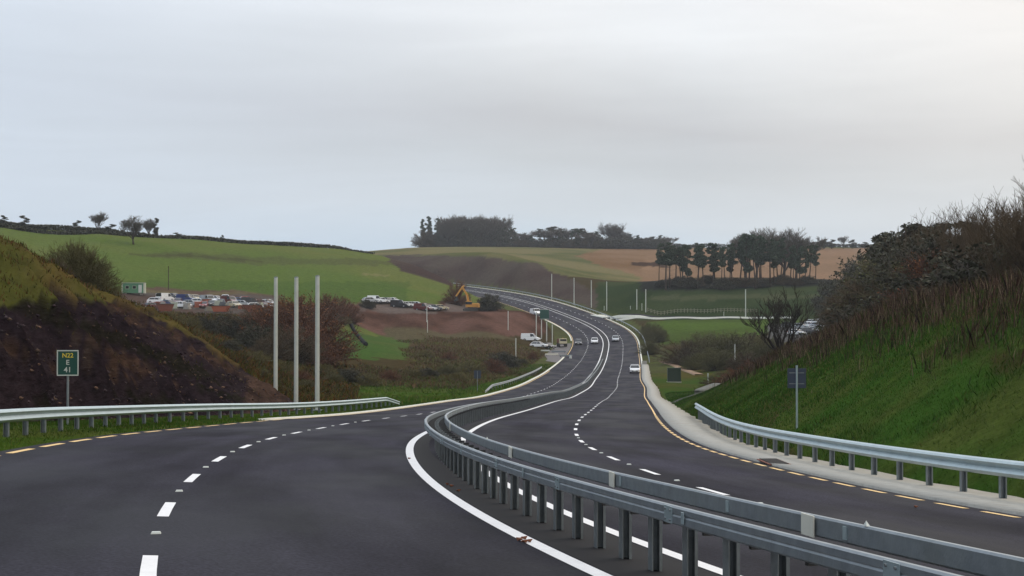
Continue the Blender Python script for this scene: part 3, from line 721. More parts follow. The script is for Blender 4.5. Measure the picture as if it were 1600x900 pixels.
# --- left skyline
G = 'trees along the hedge on the left hill'
for px, yt, Y, ms, lb, wd in ((5, 336, 500, PINE[3], 'small dark bush on the skyline at the left edge of the photo', 1.6), (37, 336, 505, PINE[3], 'small round dark tree alone on the left skyline', 1.5),
    (120, 344, 530, PINE[3], 'low dark bush on the skyline just left of the spreading bare tree', 1.5), (153, 329, 535, BARE[0], 'spreading bare tree with dark ivy base, leftmost tall tree on the hill hedge', 1.2),
    (173, 350, 538, PINE[3], 'low dark thicket between the two spreading bare trees on the hill', 2.4), (208, 336, 500, BARE[1], 'wide bare tree whose trunk stands in the green field below the hedge', 1.45),
    (231, 340, 545, BARE[2], 'slim bare tree pressed between the wide bare tree and the ivy-clad one', 1.0), (243, 340, 548, PINE[3], 'dark ivy-clad tree right of the wide bare tree on the hill', .8),
    (276, 363, 560, PINE[3], 'low dark bush at the right end of the thick part of the hill hedge', 3.0), (347, 367, 580, PINE[3], 'tiny lone bush on the skyline midway down the hill hedge', 1.3)):
    top_plant('hill_tree', ms, px, yt, Y, lb, cat='tree', group=G, wide=wd)
# --- clump and row on the central skyline
G = 'trees on the central hill top'
cl = [(663, 343, 'p'), (672, 338, 'p'), (684, 340, 'p'), (698, 336, 'b'), (710, 333, 'b'), (722, 333, 'b'), (733, 335, 'b'), (744, 332, 'b'), (755, 333, 'b'), (766, 332, 'b'), (777, 336, 'b')]
pn = bn = 0
for px, yt, t in cl:
    for rep in range(1):
        if t == 'p': pn += 1; lb = f'{ORD[pn-1]} dark pine from the left at the left end of the big hilltop clump'
        else: bn += 1; lb = f'{ORD[bn-1]} tall bare tree from the left in the dense hilltop clump'
        top_plant('hilltop_tree', PINE[px % 3] if t == 'p' else BAREBIG[px % 2], px+random.uniform(-2, 2), yt+random.uniform(-2, 3), 1060+random.uniform(-20, 30), lb, group=G, wide=.9 if t == 'p' else 1.15)
for i in range(16):
    top_plant('hilltop_bush', (BUSHB, BUSHD)[i % 2], 664+i*7.7, 358+random.uniform(-5, 6), 1052+random.uniform(-5, 12), f'{ORD[i]} low bush from the left filling the foot of the hilltop clump', cat='bush', group='undergrowth of the hilltop clump', wide=1.0)
for i in range(18):
    top_plant('hilltop_bush', (BUSHD, BUSHB)[i % 2], 792+i*14.6, 371+random.uniform(-3, 3), 1056+random.uniform(-5, 12), f'{ORD[i]} low bush from the left along the foot of the hilltop row', cat='bush', group='undergrowth of the hilltop row', wide=1.8)
row = [(790, 357), (800, 355), (806, 362), (820, 361), (832, 366), (845, 357), (856, 354), (866, 353), (876, 356), (888, 354), (899, 356), (911, 356), (922, 360), (934, 361), (957, 346), (972, 361), (984, 365), (995, 367), (1006, 369), (1020, 369), (1032, 367), (1041, 368)]
for i, (px, yt) in enumerate(row):
    big = px == 957
    lb = 'large round bare tree standing above the hilltop row' if big else f'{ORD[i]} dark tree from the left in the low hilltop row'
    ms = BAREBIG[0] if big else (PINE[i % 4] if i % 3 else BARE[i % 3])
    top_plant('hilltop_tree', ms, px, yt, 1065+random.uniform(-15, 15), lb, group=G, wide=1.3 if big else 1.9)
# --- bare trees behind the pine grove and scraps of skyline to its right
for i, (px, yt, w_) in enumerate(((1165, 355, 1.1), (1182, 353, 1.1), (1225, 353, 1.3), (1244, 360, 1.2))):
    top_plant('grove_tree', BARE[i % 3], px, yt, 610, f'{ORD[i]} from the left of the four bare crowns rising behind the pine grove', group='bare trees behind the pine grove', wide=w_)
for i, (px, yt, w_) in enumerate(((1288, 373, 2), (1300, 374, 2), (1318, 367, 1.0), (1332, 374, 2.), (1352, 378, 3), (1372, 378, 3))):
    top_plant('hilltop_tree', PINE[3] if i != 2 else BARE[0], px, yt, 1040, f'{ORD[i]} small dark skyline tree right of the pine grove', group='small trees on the right skyline', wide=w_)
# --- the pine grove
rng = random.Random(3)
gx = sorted([1032+i*7.7+rng.uniform(-4.5, 4.5) for i in range(32)])
for i, px in enumerate(gx):
    tp = rng.uniform(-4, 8)+np.interp(px, [1030, 1060, 1120, 1150, 1180, 1200, 1235, 1275], [380, 377, 380, 372, 360, 368, 372, 380])+rng.uniform(-2, 7)
    top_plant('pine_tree', PINE[rng.choice([0, 0, 1, 1, 2])], px, tp, 556+rng.uniform(-10, 14), f'{ORD[i]} pine from the left in the tall grove on the field edge', cat='pine', group='pines of the tall grove', wide=rng.uniform(.85, 1.35))
for i in range(22):
    top_plant('grove_bush', (BUSHD, BUSHB)[i % 2], 1036+i*11.2+rng.uniform(-3, 3), 433+rng.uniform(-5, 4), 553+rng.uniform(-6, 10), f'{ORD[i]} low dark bush from the left under the pine grove', cat='bush', group='undergrowth of the pine grove', wide=1.5)
# --- valley on the right
top_plant('valley_tree', bare_tree_meshes(71, 12, trunk=.2, depth=4, r=.5, limbs=4, spread=.6, kids=(3, 5), twig=.034, bark=mat('bark_dark', lin((40,34,30)), .95, spec=.05), twigm=mat('twig_dark', lin((48,42,36)), .95, spec=.05)), 1222, 442, 235, 'dark bare tree with a forked trunk standing alone left of the car park', wide=1.0, cat='tree')
for i, (px, yt, Y, w_) in enumerate(((1075, 525, 330, 1.5), (1105, 512, 335, 1.5), (1138, 512, 325, 1.6), (1170, 512, 330, 1.5), (1198, 522, 300, 1.3), (1120, 540, 300, 1.6), (1165, 545, 280, 1.5), (1085, 548, 310, 1.2), (1150, 522, 345, 1.5))):
    top_plant('willow_scrub', BUSHO if i % 3 else BUSHB, px, yt, Y, f'{ORD[i]} rounded leafless bush from the left in the hollow thicket', cat='bush', group='scrub thicket in the hollow', wide=w_)
for i, (px, yt, Y) in enumerate(((1018, 500, 440), (1026, 508, 425), (1016, 528, 380))):
    top_plant('verge_bush', BUSHO, px, yt, Y, ['olive bush at the outside of the bend by the junction', 'grey-green bush left of the bright green field', 'small bush behind the roadside cabinet'][i], cat='bush', wide=1.2)
# --- right-hand wood
G = 'trees of the wood on the right'
wood = [(1300, 432, 480, 'd', .8), (1318, 424, 490, 'n', .9), (1334, 412, 500, 'p', 1.0), (1350, 402, 480, 'd', .9), (1310, 446, 470, 'b', .9), (1328, 440, 465, 'd', .9), (1345, 430, 450, 'b', .9), (1362, 405, 440, 'n', .9), (1376, 392, 400, 'd', .9), (1345, 448, 330, 'b', .9), (1328, 462, 340, 'b', .8), (1366, 425, 300, 'o', 1.0), (1318, 470, 300, 'd', .6), (1312, 440, 345, 'n', .7), (1345, 420, 340, 'n', .8), (1370, 398, 320, 'n', .9), (1330, 430, 360, 'd', .8), (1388, 400, 250, 'd', 1.0), (1360, 430, 260, 'd', 1.0), (1420, 380, 215, 'd', 1.1), (1460, 370, 190, 'd', 1.1), (1500, 365, 168, 'd', 1.1), (1385, 372, 260, 'p', 1.3), (1400, 360, 270, 'p', 1.2), (1412, 347, 250, 'p', 1.3), (1425, 352, 255, 'p', 1.4), (1398, 385, 200, 'o', 1.2), (1440, 360, 210, 'p', 1.3),
 (1452, 335, 190, 'n', 1.2), (1470, 322, 180, 'n', 1.1), (1476, 345, 200, 'p', 1.4), (1492, 312, 170, 'n', 1.1), (1502, 345, 175, 'p', 1.5), (1512, 310, 165, 'n', 1.0), (1525, 318, 160, 'n', 1.0), (1540, 330, 150, 'n', 1.0), (1558, 318, 140, 'n', 1.0),
 (1572, 305, 130, 'n', 1.0), (1585, 298, 118, 'n', 1.1), (1600, 288, 110, 'n', 1.1), (1618, 262, 108, 'n', 1.1), (1640, 240, 105, 'n', 1.2), (1548, 380, 128, 'd', 1.3), (1580, 372, 120, 'd', 1.3), (1612, 360, 115, 'd', 1.3), (1415, 395, 190, 'b', 1.4), (1445, 392, 180, 'o', 1.3), (1480, 385, 165, 'r', 1.3), (1515, 385, 150, 'b', 1.3), (1375, 415, 220, 'b', 1.4), (1350, 455, 240, 'b', 1.4)]
cnt = {}
NM = dict(p='dark evergreen tree', n='bare twiggy tree', b='brown leafless bush', o='olive leafless bush', r='reddish leafless bush', d='dark leafy bush')
for px, yt, Y, t, wd in wood:
    cnt[t] = cnt.get(t, 0)+1
    lb = f'{ORD[cnt[t]-1]} {NM[t]} from the left in the wood on the right'
    ms = dict(p=PINE[3], n=NEAR[px % 2], b=BUSHB, o=BUSHO, r=BUSHR, d=BUSHD)[t]
    top_plant('wood_tree' if t in 'pn' else 'wood_bush', ms, px, yt, Y, lb, cat='tree' if t in 'pn' else 'bush', group=G, wide=wd)
for i, (px, yt, Y) in enumerate(((1335, 486, 250), (1352, 474, 230), (1345, 502, 215), (1360, 484, 200), (1375, 470, 180), (1405, 462, 165), (1440, 455, 150), (1470, 448, 140), (1505, 438, 128), (1540, 430, 118), (1575, 425, 108), (1610, 418, 100), (1360, 455, 215), (1392, 440, 200), (1425, 425, 190), (1455, 415, 170))):
    top_plant('undergrowth_bush', (BUSHB, BUSHR, BUSHD)[i % 3], px, yt, Y, f'{ORD[i]} low dark bush along the foot of the wood on the right', cat='bush', group='undergrowth at the foot of the wood', wide=.75 if px < 1380 else 1.3)
for i, (px, yt, Y) in enumerate(((1190, 556, 170), (1215, 552, 160), (1245, 548, 150), (1275, 543, 142), (1160, 570, 180), (1140, 578, 190), (1305, 534, 135), (1335, 522, 125))):
    top_plant('bank_bush', (BUSHR, BUSHB)[i % 2], px, yt, Y, f'{ORD[i]} red-brown bramble bush along the top of the grass bank', cat='bush', group='brambles on the bank top', wide=2.2)
# --- left side
top_plant('willow_bush', bush_meshes(61, 2.5, 3.6, 330, .0085, M['twig_olive'], M['leaf_olive'], 2500, 9, .03), 125, 367, 108, 'big rounded grey-olive bush rising behind the crest of the rock cutting', cat='bush', wide=1.05, dzb=-.8)
top_plant('willow_bush', BUSHB, 85, 398, 100, 'darker bush hugging the left foot of the big rounded bush', cat='bush', wide=1.2, dzb=-.5)
for i, (px, yt, Y, t) in enumerate(((395, 478, 250, 0), (418, 468, 240, 1), (440, 460, 240, 0), (462, 455, 235, 0), (485, 452, 235, 0), (508, 455, 380, 0), (530, 460, 390, 0), (548, 474, 396, 0), (450, 498, 215, 1), (478, 502, 225, 0), (515, 478, 370, 1), (536, 490, 385, 3), (400, 505, 220, 2), (425, 512, 210, 1), (372, 492, 240, 2), (345, 490, 245, 2), (320, 492, 240, 2), (295, 490, 230, 3), (265, 482, 225, 3))):
    top_plant('thicket_bush', (BUSHR, BUSHB, BUSHD, BUSHG)[t], px, yt, Y, f'{ORD[i]} bush of the red-brown and dark thicket behind the three tall posts', cat='bush', group='thicket behind the tall posts', wide=1.15)
LS = [(300, 540, 160), (330, 555, 155), (370, 560, 165), (410, 575, 160), (445, 560, 185), (470, 575, 175), (400, 545, 190), (355, 530, 190), (300, 510, 190), (440, 600, 145), (470, 530, 240), (505, 566, 210), (540, 574, 200), (520, 580, 190), (575, 580, 200), (610, 576, 215), (645, 572, 235), (672, 574, 235), (700, 566, 255), (735, 560, 275), (770, 558, 285), (715, 580, 225), (790, 548, 310), (480, 590, 160), (665, 545, 320), (700, 548, 320)]
for i, (px, yt, Y) in enumerate(LS):
    top_plant('bramble_bush', (BUSHR, BUSHG, BUSHD, BUSHO, BUSHG)[i % 5], px, yt, Y, f'{ORD[i]} low bramble bush on the rough slope left of the far bend', cat='bush', group='brambles on the rough slope', wide=1.5)
top_plant('spoil_bush', BUSHR, 713, 436, 470, 'rusty-leaved shrub at the foot of the green hill left of the excavator arm', cat='bush', wide=.9)
top_plant('spoil_bush', BUSHD, 762, 458, 462, 'dark rounded shrub just right of the excavator', cat='bush', wide=1.1)
top_plant('spoil_bush', BUSHD, 576, 467, 428, 'dark bush at the left end of the row of parked vehicles by the field', cat='bush', wide=1.2)
top_plant('spoil_bush', BUSHR, 832, 548, 360, 'rust-brown bush beside the left-hand roadside works', cat='bush', wide=1.0)
top_plant('spoil_bush', BUSHD, 815, 560, 330, 'dark green bush below the rust-brown one near the left kerb', cat='bush', wide=1.3)

# --- hedges on the crest of the left hill (each a mass of dark leaves following the ridge)
def hedge(name, pxs, Ys, hgt, wid, n, m, label):
    x = (np.array(pxs)-800)/F*np.array(Ys); y = np.array(Ys, float); t = np.linspace(0, 1, 400); u = np.linspace(0, 1, len(x)); X = np.interp(t, u, x); Y = np.interp(t, u, y)
    Z = terrain_z(X, Y); rng = np.random.default_rng(len(pxs)+n); k = rng.integers(0, 400, n); H = hgt*(1+.5*vnoise(X, Y, 9, 3))
    P = np.stack([X[k], Y[k]+rng.normal(0, wid, n), Z[k]+rng.random(n)**.8*H[k]], -1); P[:, 0] += rng.normal(0, wid, n)
    a = rng.normal(size=(n, 3)); a /= np.linalg.norm(a, axis=1, keepdims=True); b = np.cross(a, rng.normal(size=(n, 3))); b /= np.linalg.norm(b, axis=1, keepdims=True); sz = .45*rng.uniform(.5, 1.3, n)[:, None]
    V = np.stack([P-a*sz, P-b*sz*.6, P+a*sz, P+b*sz*.6], 1).reshape(-1, 3)
    return tag(new_obj(name, np_mesh(name, V, np.arange(4*n).reshape(n, 4), m)), label, 'hedge')
hedge('field_hedge', [-60, 0, 150, 300, 420, 530, 580], [478, 482, 522, 562, 592, 622, 620], 1.15, .7, 13000, M['leaf_dark'], 'long dark hedge along the crest of the green hill on the left')
hedge('field_hedge', [-60, 0, 60, 130, 190], [520, 525, 533, 548, 556], 1.6, .8, 5000, M['leaf_dark'], 'upper dark hedge behind the crest hedge near the left edge of the photo')
hedge('field_hedge', [880, 960, 1040, 1100, 1200, 1290, 1400], [1085, 1088, 1090, 1090, 1085, 1080, 1045], 2.6, 1.0, 14000, M['leaf_dark'], 'dark hedge along the top of the tan field on the far hill')

# ------------------------------------------------------------------ grasses and weeds
def blades(name, X, Y, h, w, cols, lean=.35, dz=-.02):
    n = len(X); Z = terrain_z(X, Y)+dz; rng = np.random.default_rng(n)
    a = rng.uniform(0, 6.28, n); dx = np.cos(a)*w; dy = np.sin(a)*w; l = rng.normal(0, lean, (n, 2))*h[:, None]
    P = np.stack([X, Y, Z], -1); s = np.stack([dx, dy, 0*dx], -1); t = P+np.stack([l[:, 0], l[:, 1], h], -1); mid = P+np.stack([l[:, 0]*.35, l[:, 1]*.35, h*.55], -1)
    V = np.stack([P-s, P+s, mid+s*.7, t, mid-s*.7], 1).reshape(-1, 3)
    o = new_obj(name, np_mesh(name, V, np.arange(5*n).reshape(n, 5), M['blade'], False, np.repeat(cols, 5, 0))); return tag(o, kind='stuff')
def colmix(n, cs, ws, jit=.25, seed=1, X=None, Y=None, sc=6):
    rng = np.random.default_rng(seed); c = np.array(cs); k = rng.choice(len(cs), n, p=np.array(ws)/sum(ws))
    out = c[k]*rng.uniform(1-jit, 1+jit, (n, 1))
    if X is not None: out = out*(1+.35*vnoise(X, Y, sc, 3))[:, None]
    return out*.72
def so_points(n, s0, s1, o0, o1, pw=1.0, seed=0):
    rng = np.random.default_rng(seed+n); s = s0+(s1-s0)*rng.random(n)**pw; o = rng.uniform(o0, o1, n); P = rd(s, o); return P[:, 0], P[:, 1], s, o
X, Y, s_, o_ = so_points(260000, 16, 200, 10.5, 21, 1.5)
blades('grass', X, Y, RNG.uniform(.03, .11, len(X))*(1+.8*(vnoise(X, Y, 3, 2) > .1)), .004+.00014*s_, colmix(len(X), [lin((62,99,35)), lin((84,110,46)), lin((120,110,66)), lin((48,74,30))], [5, 3, .8, 2], X=X, Y=Y))
X, Y, s_, o_ = so_points(50000, 18, 128, -14.2, -8.6, 1.4)
blades('grass', X, Y, RNG.uniform(.03, .12, len(X)), .006+.00015*s_, colmix(len(X), [lin((62,98,30)), lin((84,108,40)), lin((110,104,58))], [5, 3, 1.2], X=X, Y=Y))
X, Y, s_, o_ = so_points(22000, 120, 330, -26, -9.4, 1.0)
blades('grass', X, Y, RNG.uniform(.15, .4, len(X)), .035+0*s_, colmix(len(X), [lin((68,106,32)), lin((90,112,44)), lin((116,104,60))], [5, 3, 1.2], X=X, Y=Y, sc=12), .5)
# weeds: dead docks and bracken on the bank top, rough grass above the rock
X, Y, s_, o_ = so_points(130000, 20, 215, 12.8, 27, 1.3, 5)
kp = RNG.random(len(X)) < sstep(14.2, 20.2, o_+vnoise(X, Y, 5, 3)*3)
X, Y, s_ = X[kp], Y[kp], s_[kp]
blades('dead_weeds', X, Y, RNG.uniform(.2, .95, len(X))**1.2, .004+.00011*s_, colmix(len(X), [lin((122,98,86)), lin((80,62,56)), lin((54,44,40)), lin((146,128,104)), lin((78,84,46))], [3, 5, 5, 1.8, 3], X=X, Y=Y), .22)
X, Y, s_, o_ = so_points(70000, 28, 135, -36, -16, 1.0, 9)
px_ = 800+F*X/Y; zz_ = terrain_z(X, Y); py_ = YH-F*zz_/Y
kp = ~inpoly(px_, py_, PL("-900,450 0,476 40,468 90,462 150,466 200,476 250,495 310,525 360,560 470,594 470,760 -900,900")) | (RNG.random(len(X)) < .07)
X, Y, s_ = X[kp], Y[kp], s_[kp]
blades('rough_grass', X, Y, RNG.uniform(.05, .24, len(X)), .008+.0002*s_, colmix(len(X), [lin((98,86,50)), lin((74,78,38)), lin((100,66,42)), lin((60,50,36))], [4, 4, 3, 1.5], X=X, Y=Y, sc=5), .45)
n = 60000; a_ = RNG.uniform(150, 560, n); Y = RNG.uniform(118, 340, n); X = (a_-800)/F*Y; s_, o_ = station(X, Y); kp = (o_ < -13) & (a_ < np.where(Y > 250, 505, 555)+50*vnoise(X, Y, 12, 3)); X, Y = X[kp], Y[kp]
blades('rough_grass', X, Y, RNG.uniform(.2, .8, len(X)), .05+.0001*Y, colmix(len(X), [lin((104,84,44)), lin((84,86,40)), lin((112,70,40)), lin((58,50,34)), lin((70,80,36))], [3, 3, 2.2, 3, 2], X=X, Y=Y, sc=10), .5)
n = 30000; a_ = RNG.uniform(560, 850, n); Y = RNG.uniform(200, 400, n); X = (a_-800)/F*Y; s_, o_ = station(X, Y); kp = (o_ < -14) & ~((a_ < 640+45*vnoise(X, Y, 15, 3)) & (Y > 265+45*vnoise(X+50, Y, 12, 3))); X, Y = X[kp], Y[kp]
blades('rough_grass', X, Y, RNG.uniform(.2, .7, len(X)), .06+0*Y, colmix(len(X), [lin((112,92,68)), lin((98,104,56)), lin((104,78,60)), lin((84,74,54))], [3, 3, 2.2, 2], X=X, Y=Y, sc=14), .5)
# loose stones on the rock face
n = 6000; rr = np.random.default_rng(4); s_ = rr.uniform(20, 122, n); o_ = -14.3-rr.random(n)**1.3*8; P = rd(s_, o_); X, Y = P[:, 0], P[:, 1]; Z = terrain_z(X, Y)
px_ = 800+F*X/Y; py_ = YH-F*Z/Y; kp = inpoly(px_, py_, PL("-900,455 0,486 90,470 150,474 250,505 360,572 470,600 470,760 -900,900")); X, Y, Z = X[kp], Y[kp], Z[kp]; n = len(X)
ico = np.array([(1,0,0),(-1,0,0),(0,1,0),(0,-1,0),(0,0,1),(0,0,-1)], float); icf = np.array([(0,2,4),(2,1,4),(1,3,4),(3,0,4),(2,0,5),(1,2,5),(3,1,5),(0,3,5)])
sz = (.03+.12*rr.random(n)**4)[:, None, None]; V = ico[None]*sz*rr.uniform(.5, 1.3, (n, 6, 1))*np.array([1.2, 1.0, .7])
an = rr.uniform(0, 6.28, n); ca, sa = np.cos(an)[:, None], np.sin(an)[:, None]; V = np.stack([V[..., 0]*ca-V[..., 1]*sa, V[..., 0]*sa+V[..., 1]*ca, V[..., 2]], -1)+np.stack([X, Y, Z], -1)[:, None]
cs = colmix(n, [lin((78,66,70)), lin((60,50,56)), lin((124,98,84)), lin((92,76,66))], [4, 4, 1.5, 2], .3, 3)
tag(new_obj('rubble', np_mesh('rubble', V.reshape(-1, 3), (icf[None]+6*np.arange(n)[:, None, None]).reshape(-1, 3), M['blade'], False, np.repeat(cs, 6, 0))), kind='stuff')

# ------------------------------------------------------------------ poles and signs
def pole_at(name, px, ybase, ytop, Y, r, label, cat, group=None, m='pole', cap=True, sink=.3, ground=True):
    x = (px-800)/F*Y; zt = (YH-ytop)/F*Y; zb = tz(x, Y) if ground else (YH-ybase)/F*Y
    e = empty(name, (x, Y, zb), 0, label, cat, group)
    b = MB(); b.tube((0, 0, -sink), (0, 0, zt-zb), r, r*.9, 14); b.build('shaft', M[m], e, smooth=False)
    if cap:
        b = MB(); b.tube((0, 0, zt-zb), (0, 0, zt-zb+r*.5), r*1.05, r*.7, 14); b.build('cap', M['galv_dark'], e)
        b = MB(); b.box((0, 0, .03), (r*4, r*4, .06)); b.build('base_plate', M['galv_dark'], e)
    return e
for px, yb, yt, Y, l in ((431, 598, 434, 112, 'leftmost of the three tall grey sign posts, its foot on the rubble'), (463, 632, 434, 106, 'middle of the three tall grey sign posts beyond the crash barrier'), (496, 634, 432, 101, 'rightmost of the three tall grey sign posts beyond the crash barrier')):
    pole_at('sign_post', px, yb, yt, Y, .145, l, 'post', 'three tall bare sign posts')
for px, yt, Y, l in ((862, 428, 590, 'bare lighting column in front of the dark cut slope, the leftmost of those along the climb'), (897, 434, 565, 'second bare lighting column from the left along the climb'), (924, 438, 552, 'third bare lighting column from the left along the climb'), (948, 440, 538, 'bare lighting column just left of the junction'),
    (995, 452, 516, 'left one of the close pair of columns at the junction'), (1009, 452, 512, 'right one of the close pair of columns at the junction'), (1165, 452, 488, 'lone column beside the side road below the pine grove'),
    (1148, 538, 300, 'short column standing in the scrub right of the road'), (794, 486, 420, 'slim column on the bare earth terrace left of the road'), (806, 528, 345, 'short slim column on the rough slope left of the roadworks'), (667, 478, 418, 'slim column on the terrace below the parked vehicles'), (263, 416, 412, 'dark thin pole at the edge of the green hill behind the works yard')):
    x = (px-800)/F*Y; pole_at('lighting_column', px, 0, yt, Y, .16 if Y > 450 else .11, l, 'pole', 'bare columns', m='pole' if px != 263 else 'bark', cap=Y < 320)
for i, (px, yt, Y) in enumerate(((944, 478, 540), (985, 478, 520), (1003, 474, 514), (1131, 487, 496), (668, 500, 405), (1106, 583, 215))):
    pole_at('marker_post', px, 0, yt, Y, .09, ['low marker post left of the junction', 'low marker post right of the junction island', 'low marker post between the junction columns', 'low marker post on the side road fence', 'low stake at the foot of the earth terrace', 'short stake at the left end of the grass bank'][i], 'post', m='pole', cap=False)

def text_mesh(body, size, mat_, parent, loc, name='lettering', ext=.004, rot=(math.pi/2, 0, 0)):
    cu = bpy.data.curves.new(name, 'FONT'); cu.body = body; cu.size = size; cu.align_x = 'CENTER'; cu.align_y = 'CENTER'; cu.extrude = ext; cu.offset = size*.012
    tmp = bpy.data.objects.new(name+'_t', cu); COL.objects.link(tmp); dg = bpy.context.evaluated_depsgraph_get(); dg.update()
    me = bpy.data.meshes.new_from_object(tmp.evaluated_get(dg)); COL.objects.unlink(tmp); bpy.data.objects.remove(tmp)
    me.name = name; me.materials.clear(); me.materials.append(mat_)
    o = new_obj(name, me, parent); o.location = loc; o.rotation_euler = rot; return o
# green reference sign on the left
Y0 = 52.0; x = (106.5-800)/F*Y0; zg = tz(x, Y0); zc = (YH-567)/F*Y0
e = empty('route_marker_sign', (x, Y0, zg), R(8), 'small green white-bordered road sign on a thin post before the rock cutting', 'road sign')
b = MB(); b.tube((0, .03, -.4), (0, .03, zc-zg+.3), .038, .038, 12); b.build('post', M['galv'], e)
b = MB(); b.box((0, -.018, zc-zg), (.68, .012, .82)); pn = b.build('panel', M['sign_green'], e, .004)
b = MB(); w2, h2 = .34, .41
for c_, d_ in (((0, -.029, zc-zg+h2-.018), (.67, .008, .034)), ((0, -.029, zc-zg-h2+.018), (.67, .008, .034)), ((-w2+.018, -.029, zc-zg), (.034, .008, .74)), ((w2-.018, -.029, zc-zg), (.034, .008, .74))): b.box(c_, d_)
b.build('border', M['sign_white'], pn)
text_mesh('N22', .20, M['sign_yellow'], pn, (0, -.03, zc-zg+.235)); text_mesh('E', .22, M['sign_white'], pn, (0, -.03, zc-zg+.01)); text_mesh('41', .24, M['sign_white'], pn, (0, -.03, zc-zg-.225))
# sign seen from behind on the right
Y0 = ray_ground(1244.5, 667, 38, 90) or 60.0; x = (1244.5-800)/F*Y0; zg = tz(x, Y0); zc = (YH-591)/F*Y0
e = empty('road_sign_back', (x, Y0, zg), R(-6), 'dark blue-grey back of a square sign in front of the grass bank', 'road sign')
b = MB(); b.tube((0, -.03, -.4), (0, -.03, zc-zg+.45), .036, .036, 12); b.build('post', M['galv_new'], e)
b = MB(); kk = Y0/66; b.box((0, .02, zc-zg), (.74*kk, .014, .80*kk)); pn = b.build('panel', M['sign_blue'], e, .004)
b = MB(); b.box((0, .004, zc-zg+.22*kk), (.6*kk, .018, .03)); b.box((0, .004, zc-zg-.22*kk), (.6*kk, .018, .03)); b.build('channel', M['galv_dark'], pn)
Y0 = 190.0; x = (746-800)/F*Y0; zg = tz(x, Y0); zc = (YH-585)/F*Y0
e = empty('road_sign_back', (x, Y0, zg), 0, 'small blue-grey sign back on the green verge at the left bend', 'road sign')
b = MB(); b.tube((0, 0, -.4), (0, 0, zc-zg+.4), .035, .035, 10); b.build('post', M['galv'], e)
b = MB(); b.box((0, .05, zc-zg), (.8, .02, .95)); b.build('panel', M['sign_blue'], e)
# tall green direction sign at the roadworks junction
Y0 = 425.0
for i, (px, yt) in enumerate(((838, 487), (846, 500), (854, 503), (863, 507))):
    pole_at('works_post', px, 0, yt, Y0, .13, f'{ORD[i]} pale tall post from the left in the row at the roadworks', 'post', 'tall posts at the roadworks', cap=False)
x = (851-800)/F*Y0; zg = tz(x, Y0+3); zc = (YH-491)/F*Y0
e = empty('direction_sign', (x, Y0+3, zg), R(5), 'green direction sign high on two posts beside the roadworks', 'road sign')
for dx in (-.7, .7):
    b = MB(); b.tube((dx, .08, -.3), (dx, .08, zc-zg+1.2), .08, .08, 8); b.build('post', M['galv'], e)
b = MB(); b.box((0, -.03, zc-zg), (2.4, .05, 2.6)); pn = b.build('panel', M['sign_green'], e)
b = MB(); b.box((0, -.065, zc-zg+1.24), (2.4, .01, .08)); b.box((0, -.065, zc-zg-1.24), (2.4, .01, .08)); b.build('border', M['sign_white'], pn)

